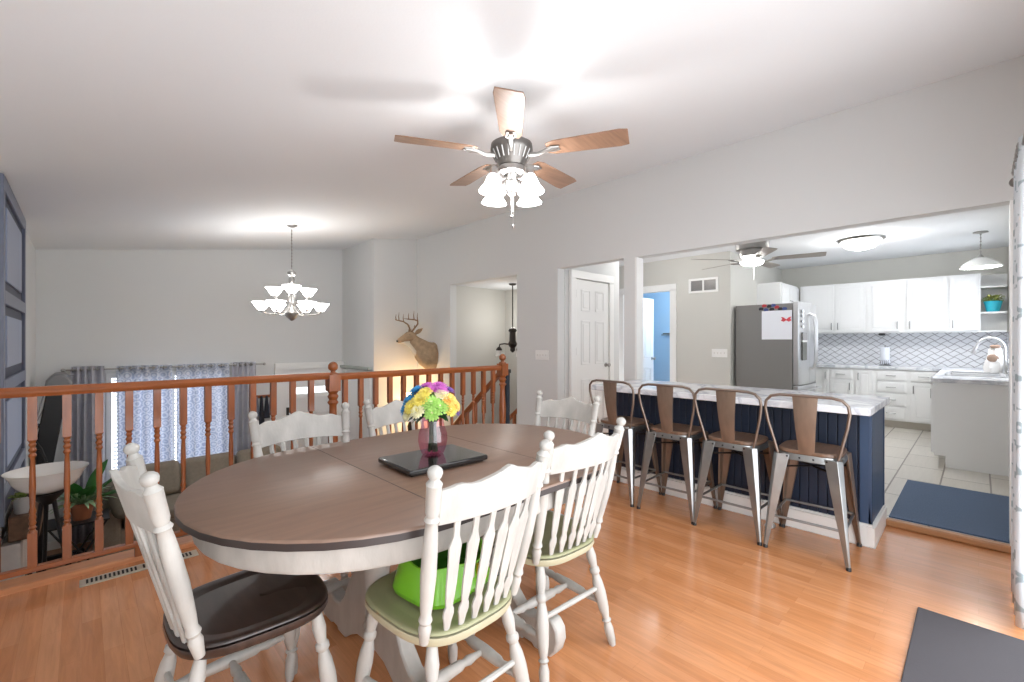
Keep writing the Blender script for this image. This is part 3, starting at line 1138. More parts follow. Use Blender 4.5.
mb = MB()
for i in range(90):
    a = random.uniform(0, 2 * PI)
    z = random.uniform(.145, .20)
    r = random.uniform(.02, .05)
    leafblade(mb, (r * math.cos(a), r * math.sin(a), z), (math.cos(a), math.sin(a), random.uniform(-.2, .9)), random.uniform(.04, .08), .028)
mb.build('leaf', 'leafdark', t, solid=.0006)


def daisy(c, d, r, m, mc, layers=4):
    d = Vector(d).normalized()
    up = Vector((0, 0, 1)) if abs(d.z) < .95 else Vector((1, 0, 0))
    a = d.cross(up).normalized()
    b = d.cross(a)
    mb = MB()
    for ly in range(layers):
        n = 15 - ly * 2
        rr = r * (1 - .12 * ly)
        el = R(8 + 19 * ly)
        for i in range(n):
            th = 2 * PI * (i + .5 * ly) / n + random.uniform(-.08, .08)
            e = a * math.cos(th) + b * math.sin(th)
            s_ = d.cross(e)
            g = []
            for q in range(4):
                f = q / 3
                w = rr * .19 * (0.5, 1, 1, .4)[q]
                p = Vector(c) + (e * math.cos(el) + d * math.sin(el)) * rr * f
                g.append([p - s_ * w, p + s_ * w])
            mb.sheet(g)
    o = mb.build('bloom', m, t, solid=.0012)
    k2 = MB()
    k2.sphere(Vector(c) + d * r * .22, r * .2, 8, 5)
    k2.build('bloom_centre', mc, o)
    return o


# right-hand and view vectors for arranging blooms around the dome
FL = []
cols = {0: 'pyellow', 1: 'pgreen', 2: 'pblue', 3: 'ppink', 4: 'pcream', 5: 'ppurple', 6: 'peach'}
Rv = Vector((math.cos(YAW), -math.sin(YAW), 0))   # image right direction in the place
Fv = Vector((-math.sin(YAW), -math.cos(YAW), 0))  # towards the viewer's side of the vase
spec = [(-.085, .03, .21, 2, .040), (-.105, .02, .175, 2, .036), (-.062, .0, .245, 2, .040), (-.02, -.02, .26, 3, .040), (.035, -.015, .262, 3, .040), (.01, .03, .255, 3, .034), (.05, .03, .25, 3, .032), (.075, -.04, .245, 5, .03),
        (-.07, .075, .19, 0, .040), (-.03, .085, .22, 0, .040), (.015, .09, .205, 1, .042), (.048, .085, .19, 1, .042), (.085, .05, .215, 6, .038), (.105, .03, .19, 6, .034), (.02, .10, .165, 1, .036), (-.04, .10, .175, 4, .036),
        (.09, .06, .175, 0, .034), (.055, .05, .235, 4, .034), (-.09, .055, .155, 4, .034), (-.06, -.06, .21, 0, .04), (0, -.08, .22, 1, .04), (.06, -.07, .20, 0, .04), (.105, -.02, .165, 5, .03), (-.015, .06, .245, 0, .034)]
for (r_, f_, z_, c_, s_) in spec:
    p = Rv * (r_ * .95 - .008) + Fv * f_ * .8 + Vector((0, 0, z_ + .008))
    daisy(p, p - Vector((0, 0, .12)) + Fv * .02, s_, cols[c_], 'pcream' if c_ != 4 else 'pyellow')

# ------------------------------------------------------------------ kitchen island
isl = thing('kitchen_island', 'navy beadboard breakfast bar with white base trim', 'island', (3.507, .455, 0))
mb = MB()
mb.box(.018, .50, .018, 1.925, .0, .84)
mb.build('island_body', 'navy', isl)
mb = MB()
n = 36
wd_ = 1.90 / n
for i in range(n):
    mb.box(.004, .018, .018 + i * wd_ + .0025, .018 + (i + 1) * wd_ - .0025, .12, .84)
mb.build('beadboard', 'navy', isl, bevel=.003)
mb = MB()
mb.box(0, .03, 0, .06, .12, .84).box(.0, .50, 0.0, .018, .12, .84).box(.47, .50, -.004, .0, .12, .84)
mb.build('corner_board', mat('navy_end_lighter', rgb(52, 74, 104), .4), isl, bevel=.002)  # end and corner boards a lighter navy than the front
mb = MB()
mb.box(-.014, .02, -.014, 1.925, 0, .125).box(-.014, .515, -.014, .02, 0, .125)
mb.box(-.008, .02, -.008, 1.925, .125, .14).box(-.008, .51, -.008, .02, .125, .14)
mb.build('island_baseboard', 'white', isl, bevel=.004)
MB().box(3.24, 4.03, .425, 2.37, .84, .885).build('worktop', 'counter', None, bevel=.006)
tag(bpy.data.objects['worktop'], 'white marbled worktop on the navy breakfast bar', 'worktop')


# ------------------------------------------------------------------ bar stools
def make_stool():
    t = thing('bar_stool', 'x', 'stool', group='metal bar stools along the navy breakfast bar')
    # front is +x (towards the bar)
    h = .165
    ol = []
    n = 36
    for i in range(n):
        a = 2 * PI * i / n
        c, s_ = math.cos(a), math.sin(a)
        ol.append((math.copysign(abs(c) ** .5, c) * h, math.copysign(abs(s_) ** .5, s_) * h))
    mb = MB()
    mb.rings([[(x * k_, y * k_, z) for x, y in ol] for k_, z in [(.97, .592), (1, .598), (1, .612), (.97, .617), (.6, .615), (.2, .613)]])
    mb.smooth = True
    mb.build('seat', 'elm', t)
    mb = MB()
    mb.rings([[(x * k_, y * k_, z) for x, y in ol] for k_, z in [(1.03, .555), (1.02, .57), (.99, .592)]])
    mb.smooth = True
    ap = mb.build('seat_frame', 'gunmetal', t)
    mb = MB()
    for q in (-.1, -.035, .035, .1):
        mb.lathe([(0, .006), (.003, .005), (.004, .001)], (-h * 1.02, q, .573), (-1, q, .573), 8, absolute=True)
    mb.build('rivet', 'black', ap)
    for sx in (-1, 1):
        for sy in (-1, 1):
            top = Vector((sx * .135, sy * .135, .585))
            bot = Vector((sx * .207, sy * .207, .012))
            rs = []
            for f, w in [(0, .054), (.12, .050), (.5, .036), (.85, .020), (1, .014)]:
                c = top.lerp(bot, f)
                # folded sheet metal leg: angled outward with a flat outer face
                rs.append([c + Vector((sx * w * .55, -sy * w * .9, 0)), c + Vector((sx * w * .75, sy * w * .3, 0)), c + Vector((sx * w * .3, sy * w * .75, 0)), c + Vector((-sx * w * .9, sy * w * .55, 0)),
                           c + Vector((-sx * w * .75, sy * w * .30, 0)), c + Vector((sx * w * .1, sy * w * .1, 0)), c + Vector((sx * w * .3, -sy * w * .75, 0))])
            mb = MB()
            mb.rings(rs)
            lg = mb.build('leg', 'gunmetal' if sx < 0 else 'copper_reflect', t, bevel=.002)  # far legs copper toned to stand for brown reflections in the metal
            fo = MB()
            fo.lathe([(0, .014), (.016, .013), (.02, .010)], bot + Vector((0, 0, -.012)), bot + Vector((0, 0, 1)), 10, absolute=True)
            fo.build('rubber_foot', 'black', lg)

    def lp(sx, sy, z):
        f = (.585 - z) / (.585 - .012)
        k_ = .135 + (.207 - .135) * f
        return Vector((sx * k_, sy * k_, z))
    for (a, b) in [((-1, -1), (-1, 1)), ((1, -1), (1, 1)), ((-1, -1), (1, -1)), ((-1, 1), (1, 1))]:
        z = .20
        MB().tube([lp(*a, z), lp(*b, z)], .008, 8).build('crossbar', 'gunmetal', t)
    for (a, b) in [((-1, -1), (1, 1)), ((-1, 1), (1, -1))]:
        MB().tube([lp(*a, .50), lp(*b, .50)], .006, 6).build('brace', 'blackmetal', t)
    # back: bent tube hoop
    pts = []
    zt = .945
    P = [(-.150, -.150, .575), (-.160, -.170, .66), (-.180, -.199, .78), (-.192, -.211, .86), (-.198, -.205, .905), (-.202, -.178, .936), (-.204, -.13, .947)]
    pts = [Vector(p) for p in P] + [Vector((-.206, 0, .948))] + [Vector((p[0], -p[1], p[2])) for p in reversed(P)]
    MB().tube(pts, .009, 10).build('back_hoop', mat('hoop_metal', rgb(132, 118, 108), .35, metal=.75), t)
    rs = []
    for f in [i / 8 for i in range(9)]:
        z = .60 + (.940 - .60) * f
        x = -.158 - .046 * f - .012 * math.sin(f * PI)
        w = .040 + .024 * f
        rs.append([(x - .003, -w, z), (x - .011, 0, z), (x - .003, w, z), (x + .003, w, z), (x - .005, 0, z), (x + .003, -w, z)])
    mb = MB()
    mb.rings(rs)
    mb.smooth = True
    sl = mb.build('back_slat', 'copper_reflect', t, autosm=30)
    mb = MB()
    for y in (-.03, .03):
        mb.lathe([(0, .005), (.003, .004)], (-.207, y, .925), (-1, y, .925), 8, absolute=True)
    mb.build('rivet', 'black', sl)
    return t


s0 = make_stool()
for i, (y, lab, r_) in enumerate([(.712, 'copper toned metal bar stool nearest the end of the bar', 2), (1.148, 'copper toned metal bar stool second from the open end of the bar', -1),
                                  (1.585, 'copper toned metal bar stool third from the open end of the bar', 2), (2.04, 'copper toned metal bar stool farthest from the camera, next to the wall column', -2)]):
    o = s0 if i == 0 else copy_tree(s0)
    o.location = (3.256, y, 0)
    o.rotation_euler = (0, 0, R(r_))
    o['label'] = lab
mb = MB()
mb.sphere((0, 0, .014), (.024, .018, .014), 10, 6).sphere((.018, .008, .024), (.012, .012, .010), 8, 5)
o = mb.build('toy', 'toy')
o.location = (3.40, 1.97, 0)
tag(o, 'small bright green toy on the laminate floor under the stools', 'toy')
mb = MB()
mb.rings([supel(.035, .03, 0, 16), supel(.038, .032, .008, 16), supel(.03, .026, .02, 16)])
o = mb.build('toy', 'steel')
o.location = (3.40, .99, 0)
tag(o, 'small silver toy by the stool leg against the bar baseboard', 'toy')


# ------------------------------------------------------------------ cabinets
def pull(mb, a, b, off):
    a, b, off = Vector(a), Vector(b), Vector(off)
    d = (b - a).normalized() * .012
    mb.tube([a, a + off * .6, a + off + d, b + off - d, b + off * .6, b], .0055, 6)


def door_face(name, y0, y1, z0, z1, parent, hpos='l', vertical=True, drawer=False):
    """cabinet door on a unit whose front is the local x=0 plane facing -x"""
    mb = MB()
    mb.box(-.018, 0, y0, y1, z0, z1)
    s_ = min(.045, (y1 - y0) * .22)
    if not drawer:
        frame_y(mb, -.024, -.018, y0, y1, z0, z1, s_)
        g = s_ + .016
        if y1 - y0 > 2 * g + .02:
            mb.box(-.023, -.018, y0 + g, y1 - g, z0 + g, z1 - g)
    else:
        mb.box(-.023, -.018, y0 + .012, y1 - .012, z0 + .012, z1 - .012)
    o = mb.build(name, 'cab', parent, bevel=.003)
    h = MB()
    if drawer:
        yc = (y0 + y1) / 2
        z = (z0 + z1) / 2
        pull(h, (-.02, yc - .05, z), (-.02, yc + .05, z), (-.028, 0, 0))
    else:
        y = y1 - .028 if hpos == 'l' else y0 + .028
        zc_ = z0 + .09 if z0 > 1.2 else z1 - .09
        pull(h, (-.02, y, zc_ - .05), (-.02, y, zc_ + .05), (-.028, 0, 0))
    h.build('handle', 'handle', o)
    return o


def cabinet(label, y0, y1, z0, z1, x, depth, fronts, base=True, name='kitchen_cabinet', grp=None, carc=True):
    t = thing(name, label, 'cabinet', (x, 0, 0), group=grp)
    mb = MB()
    mb.box(0, depth, y0, y1, z0, z1)
    mb.build('body', 'cab', t)
    if base:
        MB().box(.07, depth, y0, y1, .041, z0).build('toe_kick', mat('toe_' + str(len(bpy.data.materials)), rgb(196, 190, 180), .6), t)
    for f in fronts:
        if f[0] == 'door':
            door_face('door', f[1], f[2], f[3], f[4], t, f[5])
        else:
            door_face('drawer', f[1], f[2], f[3], f[4], t, drawer=True)
    return t


UB, UT = 1.388, 2.16
cabinet('white upper cabinet pair of doors nearest the fridge on the far kitchen wall', 1.165, 2.03, UB, UT, 8.52, .33, [('door', 1.574, 1.979, UB + .02, UT - .03, 'r'), ('door', 1.188, 1.548, UB + .02, UT - .03, 'l')], base=False, name='wall_cabinet', grp='white wall cabinets over the backsplash')
cabinet('white upper cabinet pair of wide doors above the paper towel stand', .288, 1.165, UB, UT, 8.52, .33, [('door', .787, 1.152, UB + .02, UT - .03, 'r'), ('door', .30, .711, UB + .02, UT - .03, 'l')], base=False, name='wall_cabinet', grp='white wall cabinets over the backsplash')
cabinet('white single door upper cabinet beside the corner shelves', 0.0, .288, UB, UT, 8.52, .33, [('door', .016, .271, UB + .02, UT - .03, 'l')], base=False, name='wall_cabinet', grp='white wall cabinets over the backsplash')
# cabinet on the fridge wall
t = thing('wall_cabinet', 'white upper cabinet just right of and above the fridge', 'cabinet', (7.58, 2.07, 0), group='white wall cabinets over the backsplash')
MB().box(0, .94, 0, .32, 1.75, UT).build('body', 'cab', t)
for a in (.02, .47):
    mb = MB()
    mb.box(a, a + .44, -.018, 0, 1.77, UT - .03)
    frame_x(mb, -.024, -.018, a, a + .44, 1.77, UT - .03, .04)
    mb.box(a + .07, a + .37, -.023, -.018, 1.84, UT - .1)
    dd = mb.build('door', 'cab', t, bevel=.003)
    h = MB()
    pull(h, (a + (.41 if a < .1 else .03), -.02, 1.80), (a + (.41 if a < .1 else .03), -.02, 1.90), (0, -.028, 0))
    h.build('handle', 'handle', dd)
CB, CTP = .145, .865
g2 = 'white base cabinets on the far kitchen wall'
cabinet('white base cabinet behind the fridge end, with a single narrow door', 1.59, 2.05, CB, CTP, 8.27, .57, [('door', 1.60, 1.66, CB + .02, CTP - .03, 'l')], grp=g2)
cabinet('white base cabinet with one drawer over a raised panel door, right of the fridge', 1.29, 1.59, CB, CTP, 8.27, .57, [('drawer', 1.304, 1.575, .705, .84), ('door', 1.304, 1.575, CB + .02, .685, 'r')], grp=g2)
cabinet('white base cabinet with one tall narrow door left of the four drawers', 1.04, 1.29, CB, CTP, 8.27, .57, [('door', 1.06, 1.256, CB + .02, .84, 'l')], grp=g2)
cabinet('white base cabinet with a stack of four drawers', .68, 1.04, CB, CTP, 8.27, .57, [('drawer', .70, 1.02, .71, .85), ('drawer', .70, 1.02, .545, .69), ('drawer', .70, 1.02, .36, .525), ('drawer', .70, 1.02, CB + .02, .34)], grp=g2)
cabinet('white base cabinet with a drawer over a door, left of the sink run', .32, .68, CB, CTP, 8.27, .57, [('drawer', .385, .65, .71, .85), ('door', .385, .65, CB + .02, .69, 'l')], grp=g2)
# sink run: cabinets with their end panel towards the dining room
sk = thing('sink_cabinet', 'white run of sink cabinets ending in a plain side panel with base board', 'cabinet', (6.06, -.27, 0))
mb = MB()
mb.box(0, 2.20, 0, .575, .15, .865)
mb.build('body', 'cab', sk)
MB().box(.0, 2.20, 0, .495, .041, .15).build('toe_kick', 'cab', sk)
for i in range(4):
    a = .02 + i * .54
    mb = MB()
    mb.box(a, a + .5, .575, .593, .17, .84)
    frame_x(mb, .593, .599, a, a + .5, .17, .84, .04)
    dd = mb.build('door', 'cab', sk, bevel=.002)
    h = MB()
    hx = a + (.47 if i % 2 == 0 else .03)
    pull(h, (hx, .595, .65), (hx, .595, .77), (0, .03, 0))
    h.build('handle', 'handle', dd)
wt = thing('kitchen_worktop', 'pale marbled worktop running along the far wall and the sink', 'worktop', (0, 0, .866))
mb = MB()
mb.box(8.24, 8.85, -.27, 2.08, 0, .04)
mb.box(6.03, 6.62, -.27, .33, 0, .04).box(7.42, 8.24, -.27, .33, 0, .04).box(6.62, 7.42, -.27, -.16, 0, .04).box(6.62, 7.42, .22, .33, 0, .04)
mb.build('slab', 'counter', wt, bevel=.004)
sn = thing('kitchen_sink', 'stainless steel double sink set into the worktop by the window', 'sink', (7.02, .03, .866))
mb = MB()
for (a, b) in ((-.40, -.01), (.01, .40)):
    mb.box(a, b, -.19, .19, -.16, -.152).box(a, a + .006, -.19, .19, -.152, .036).box(b - .006, b, -.19, .19, -.152, .036).box(a, b, -.19, -.184, -.152, .036).box(a, b, .184, .19, -.152, .036)
mb.build('basin', 'steel', sn)
mb = MB()
mb.box(-.42, .42, .188, .22, .041, .05).box(-.42, .42, -.22, -.188, .041, .05).box(-.42, -.398, -.19, .19, .041, .05).box(.398, .42, -.19, .19, .041, .05).box(-.012, .012, -.19, .19, .036, .046)
mb.build('sink_rim', 'steel', sn, bevel=.003)
fc = thing('faucet', 'chrome gooseneck pull down faucet behind the sink', 'faucet', (7.30, -.20, .907))
MB().lathe([(0, .028), (.01, .028), (.014, .018), (.06, .017)], (0, 0, 0), (0, 0, 1), 14, absolute=True).build('faucet_base', 'steel', fc)
pts = [Vector((0, 0, .05)), Vector((0, 0, .25))] + [Vector((0, .11 - .11 * math.cos(a), .27 + .13 * math.sin(a))) for a in [i * PI / 10 for i in range(0, 9)]] + [Vector((0, .225, .29))]
MB().tube(pts, .013, 10).build('spout', 'steel', fc)
MB().lathe([(0, .015), (.08, .02), (.085, .017)], (0, .222, .30), (0, .25, .20), 12, absolute=True).build('spray_head', 'steel', fc)
MB().tube([(.02, 0, .05), (.07, 0, .08)], .006, 8).build('lever', 'steel', fc)
# backsplash
boxes('trim_6', 'backsplash', [(8.838, 8.85, -.27, 2.39, .906, 1.388), (8.0, 8.85, 2.378, 2.39, .906, 1.388), (8.25, 8.838, -.27, -.262, .906, 1.388)])

# corner open shelves beside the last wall cabinet
sh = thing('corner_shelf', 'white open corner shelves between the wall cabinets and the window wall', 'shelf', (8.52, 0, 0))
mb = MB()
mb.box(0, .33, -.018, -.001, UB, UT)
mb.build('side_panel', 'cab', sh)
MB().box(.30, .33, -.262, -.018, UB, UT).build('back_panel', 'cab', sh)
for z in (UB, 1.63, 1.97):
    MB().box(.04, .30, -.25, -.018, z, z + .025).build('shelf_board', 'cab', sh, bevel=.004)
pp = thing('potted_plant', 'small plant in a turquoise pot on the corner shelf', 'plant', (8.64, -.13, 1.655))
mb = MB()
mb.lathe([(0, .055), (.002, .06), (.12, .085), (.135, .09), (.14, .08)], (0, 0, 0), (0, 0, 1), 18, absolute=True)
mb.build('pot', 'turquoise', pp)
mb = MB()
for i in range(70):
    a = random.uniform(0, 2 * PI)
    r = random.uniform(0, .07)
    leafblade(mb, (r * math.cos(a), r * math.sin(a), .13), (math.cos(a), math.sin(a), random.uniform(.4, 2)), random.uniform(.05, .09), .03)
for i in range(60):
    a = random.uniform(0, 2 * PI)
    r = random.uniform(0, .08)
    leafblade(mb, (r * math.cos(a), r * math.sin(a), random.uniform(.15, .2)), (math.cos(a), math.sin(a), random.uniform(-.2, 2)), random.uniform(.04, .07), .035)
mb.build('foliage', mat('shelf_leaf', rgb(96, 140, 62), .5, col2=rgb(190, 186, 110), nscale=40), pp, solid=.001)
# towel on the worktop, paper towel stand, wall lamp under cabinet
tw = thing('dish_towel', 'white crumpled towel with brown pattern heaped beside the faucet', 'towel', (7.50, -.13, .907))
mb = MB()
rs = []
for z, r in [(0, .10), (.06, .115), (.13, .10), (.2, .085), (.27, .06), (.30, .02)]:
    rs.append([((r + .018 * math.sin(5 * a + z * 20)) * math.cos(a), (r * .75 + .015 * math.cos(4 * a + z * 15)) * math.sin(a), z) for a in [2 * PI * i / 24 for i in range(24)]])
mb.rings(rs)
mb.smooth = True
mb.build('cloth', 'towel', tw)
mb = MB()
mb.sphere((-.03, 0.0, .30), (.060, .045, .022), 12, 8).sphere((-.085, .02, .17), (.028, .05, .045), 10, 8)
mb.build('patterned_end', 'towelbrown', tw)
pt = thing('paper_towel_stand', 'white paper towel roll on a black stand against the backsplash', 'paper towel holder', (8.66, .97, .906))
MB().lathe([(0, .07), (.01, .07), (.014, .02)], (0, 0, 0), (0, 0, 1), 18, absolute=True).build('stand_base', 'black', pt)
MB().lathe([(0, .055), (.24, .055)], (0, 0, .03), (0, 0, 1), 20, absolute=True).build('paper_roll', 'paper', pt)
MB().tube([(0, 0, .01), (0, 0, .30)], .006, 8).build('rod', 'black', pt)
mb = MB()
for q in range(5):
    mb.tube([(-.06, -.05 + q * .025, .02), (-.068, -.04 + q * .02, .05), (-.06, -.045 + q * .025, .08)], .003, 5)
mb.build('scroll_wire', 'blackmetal', pt)
mb = MB()
mb.lathe([(0, .03), (.01, .042), (.03, .042), (.04, .02)], (0, 0, 0), (0, 0, -1), 14, absolute=True)
o = mb.build('under_cabinet_camera', 'black')
o.location = (8.60, 1.0, UB)
o.name = 'under_cabinet_light'
tag(o, 'small black puck light under the wall cabinets', 'light')

# ------------------------------------------------------------------ fridge
fr = thing('refrigerator', 'stainless french door refrigerator with a grey side panel', 'refrigerator', (6.60, 1.60, .04))
mb = MB()
mb.box(0, .91, .06, .76, .03, 1.72)
mb.build('body', 'fridgeside', fr, bevel=.006)


def fdoor(name, xa, xb, za, zb_):
    mb = MB()
    n = 8
    rs = []
    pl = []
    for i in range(n + 1):
        f = i / n
        x = xa + (xb - xa) * f
        bulge = .028 * math.sin(PI * (x) / .91) ** .6 if 0 < x < .91 else 0
        pl.append((x, -.0 - bulge))
    poly = [(xa, .055)] + pl + [(xb, .055)]
    mb.prism(poly, lambda u, v, w: (u, v, w), za, zb_)
    mb.smooth = True
    return mb.build(name, 'steel', fr, bevel=.006, autosm=50)


dl = fdoor('door', 0.003, .452, .66, 1.74)
dr = fdoor('door', .458, .907, .66, 1.74)
df = fdoor('freezer_drawer', 0.003, .907, .06, .65)
for dd, x in ((dl, .415), (dr, .495)):
    h = MB()
    pts = [Vector((x, -.028, .86)), Vector((x, -.075, .88)), Vector((x, -.095, .95)), Vector((x, -.10, 1.15)), Vector((x, -.10, 1.35)), Vector((x, -.095, 1.50)), Vector((x, -.075, 1.57)), Vector((x, -.028, 1.59))]
    h.tube(pts, .014, 10)
    h.build('handle', 'steel', dd)
h = MB()
h.tube([(.08, -.02, .59), (.09, -.075, .59), (.82, -.075, .59), (.83, -.02, .59)], .013, 10)
h.build('handle', 'steel', df)
di = MB()
di.box(.10, .30, -.031, -.018, .98, 1.22)
d_ = di.build('dispenser', mat('dispenser_cavity', rgb(96, 98, 92), .4), dl)
MB().box(.10, .30, -.034, -.02, 1.24, 1.34).build('dispenser_panel', 'grey', dl)
MB().box(.095, .305, -.034, -.02, 1.215, 1.24).build('dispenser_ledge', 'white', dl)
for i, z in enumerate((1.62, 1.56, 1.49, 1.42)):
    o = MB().box(6.68, 6.76, 1.568, 1.577, z + .02, z + .055).build('fridge_magnet', 'paper', None)
    tag(o, ['small white magnet at the top of the fridge door', 'small white magnet second down on the fridge door', 'small white magnet third down on the fridge door', 'lowest small white magnet on the fridge door'][i], 'magnet', 'white magnets on the fridge door')
# things on the fridge side
o = MB().box(6.592, 6.6, 1.665, 2.02, 1.29, 1.67).build('note_sheet', 'paper', None)
tag(o, 'white message board with a red doodle on the grey fridge side', 'board')
mb = MB()
for s_ in (-1, 1):
    mb.prism([(0, 0), (.03, .028), (.06, .034), (.045, .008), (.062, -.012), (.03, -.03), (0, -.012)], lambda u, v, w: (-.0095 + w, -.13 + s_ * u, .26 + v), -.001, .001)
dood = mb.build('red_doodle', 'red', o)
dood.location = (6.6, 1.86, 1.29)
cl = [('magred', 1.99, 1.74), ('magdark', 1.93, 1.73), ('magblue', 1.88, 1.74), ('magred', 1.84, 1.715), ('magdark', 2.03, 1.70), ('magblue', 1.97, 1.685), ('magdark', 1.90, 1.69), ('magdark', 1.80, 1.69), ('magblue', 1.75, 1.69)]
names_ = ['red magnet at the top left', 'black magnet at the top middle', 'blue magnet at the top', 'red magnet at the right', 'black magnet at the far left', 'blue magnet at the lower left', 'black magnet at the lower middle', 'black magnet just over the board', 'blue magnet farthest right']
for i, (m_, y, z) in enumerate(cl):
    mb = MB()
    mb.prism([(-.02, -.015), (.018, -.02), (.026, .004), (.012, .022), (-.016, .02), (-.028, .003)], lambda u, v, w: (w, u * 1.15, v), -.008, 0)
    o = mb.build('fridge_magnet', m_, None, bevel=.002)
    o.location = (6.6, y, z)
    tag(o, names_[i] + ' of the cluster on the grey fridge side', 'magnet', 'magnets clustered on the fridge side')


# ------------------------------------------------------------------ ceiling fans
def blade_mesh(r0, r1, w0, w1, name, m, ang, parent, z, pitch=12, droop=.0):
    t_ = .006
    out = []
    n = 10
    up = []
    for i in range(n + 1):
        f = i / n
        x = r0 + (r1 - r0) * f
        w = w0 + (w1 - w0) * f
        if f > .93:
            w *= .86
        if f < .06:
            w *= .72
        up.append((x, w / 2))
    poly = up + [(x, -w) for x, w in reversed(up)]
    mb = MB()
    mb.prism(poly, lambda u, v, w: (u, v, w), -t_ / 2, t_ / 2)
    mx = Matrix.Rotation(ang, 4, 'Z') @ Matrix.Translation((0, 0, z)) @ Matrix.Rotation(R(pitch), 4, 'X')
    o = mb.build(name, m, parent, mx=mx, bevel=.0025)
    return o


def fan(loc, ceilz, label, bl, ang0, r1, bladem, shades):
    t = thing('ceiling_fan', label, 'ceiling fan', loc)
    z = 0.0
    top = ceilz - loc[2]
    if shades:
        mb = MB()
        mb.lathe([(0, .02), (.005, .075), (.02, .07), (.06, .03), (.065, .014)], (0, 0, top + .02), (0, 0, -5), 20, absolute=True)
        mb.build('canopy', 'nickel', t)
        MB().tube([(0, 0, top - .03), (0, 0, .06)], .013, 10).build('downrod', 'nickel', t)
        mb = MB()
        mb.lathe([(0, .03), (.01, .085), (.03, .115), (.06, .118), (.075, .108), (.12, .085), (.15, .07), (.155, .04)], (0, 0, .075), (0, 0, -5), 28, absolute=True)
        h_ = mb.build('motor_housing', 'nickeldark', t)
        mb = MB()
        for i in range(20):
            a = 2 * PI * i / 20
            mb.tube([(.112 * math.cos(a), .112 * math.sin(a), .005), (.088 * math.cos(a), .088 * math.sin(a), -.045)], .004, 5)
        mb.build('housing_rib', 'nickel', h_)
    else:
        mb = MB()
        mb.lathe([(0, .165), (.05, .175), (.20, .17), (.21, .13), (.245, .14), (.285, .135), (.30, .09)], (0, 0, top), (0, 0, -5), 28, absolute=True)
        mb.build('motor_housing', 'nickel', t)
    for i in range(5):
        a = R(ang0 + 72 * i)
        zb_ = .0 if shades else -.04
        o = blade_mesh(.20, r1, bl[0], bl[1], 'blade', bladem, a, t, zb_, pitch=-11)
        mb = MB()
        c, s_ = math.cos(a), math.sin(a)
        pa = [(c * .10, s_ * .10, -.02 + zb_), (c * .15, s_ * .15, -.024 + zb_), (c * .20, s_ * .20, -.01 + zb_), (c * .26, s_ * .26, -.006 + zb_)]
        mb.tube(pa, [.012, .010, .014, .012], 8)
        lx = Vector((c, s_, 0))
        sd = Vector((-s_, c, 0))
        for q in (-.025, .025):
            mb.tube([lx * .19 + Vector((0, 0, zb_ - .008)), lx * .23 + sd * q + Vector((0, 0, zb_ - .008)), lx * .27 + sd * q * .6 + Vector((0, 0, zb_ - .006))], .007, 6)
        mb.build('blade_arm', 'nickel', o)
    return t


RX, RY = math.cos(YAW), -math.sin(YAW)
# angle (world) of the direction pointing back at the doorway corner, for the near blade
near = math.degrees(math.atan2(-math.cos(YAW), -math.sin(YAW)))
FX, FY, FZ = 1.725, 1.80, 2.315
f1 = fan((FX, FY, FZ), zc(FX), 'five blade ceiling fan with four lit glass shades above the dining table', (.115, .145), near - 1, .632, 'bladewood', True)
mb = MB()
mb.lathe([(0, .07), (.01, .075), (.03, .072), (.045, .045), (.075, .035), (.085, .045), (.11, .04), (.135, .018), (.15, .022), (.165, .008)], (0, 0, -.078), (0, 0, -5), 24, absolute=True)
lk = mb.build('light_kit', 'nickel', f1)
for i in range(4):
    a = R(near + 45 + 90 * i)
    c, s_ = math.cos(a), math.sin(a)
    mb = MB()
    mb.tube([(c * .04, s_ * .04, -.145), (c * .075, s_ * .075, -.165), (c * .10, s_ * .10, -.15), (c * .118, s_ * .118, -.115), (c * .132, s_ * .132, -.125)], .007, 8)
    mb.lathe([(0, .016), (.03, .026), (.045, .026)], (c * .132, s_ * .132, -.115), (c * .14, s_ * .14, -.20), 14, absolute=True)
    mb.build('light_arm', 'nickel', lk)
    mb = MB()
    pr = [(0, .024), (.012, .032), (.035, .040), (.06, .050), (.08, .064), (.092, .072), (.096, .072)]
    mb.lathe(pr, (c * .136, s_ * .136, -.155), (c * .146, s_ * .146, -.265), 20, absolute=True, cap=True)
    mb.build('lamp_shade', 'lampglass2', f1)
mb = MB()
mb.tube([(0, 0, -.24), (0, 0, -.345)], .0025, 5).sphere((0, 0, -.352), (.01, .01, .006)).tube([(.012, 0, -.24), (.012, 0, -.395)], .0015, 4).sphere((.012, 0, -.405), (.007, .007, .011))
mb.build('pull_chain', 'nickel', f1)
fl_ = lamp('fan_light', 'POINT', (0, 0, -.27), 8, (1, .98, .97), .055)
fl_.parent = f1
KX, KY = 5.557, 1.805
f2 = fan((KX, KY, 2.24), 2.52, 'flush mount kitchen ceiling fan with one lit bowl and pale grey blades', (.10, .13), math.degrees(-YAW) - 32, .70, 'bladegrey', False)
MB().lathe([(0, .12), (.01, .122), (.03, .11), (.045, .07), (.05, .02)], (0, 0, -.055), (0, 0, -5), 24, absolute=True).build('lamp_bowl', 'lampglass3', f2)
mb = MB()
mb.tube([(.06, 0, -.12), (.06, 0, -.26)], .0025, 5)
mb.build('pull_chain', 'white', f2)
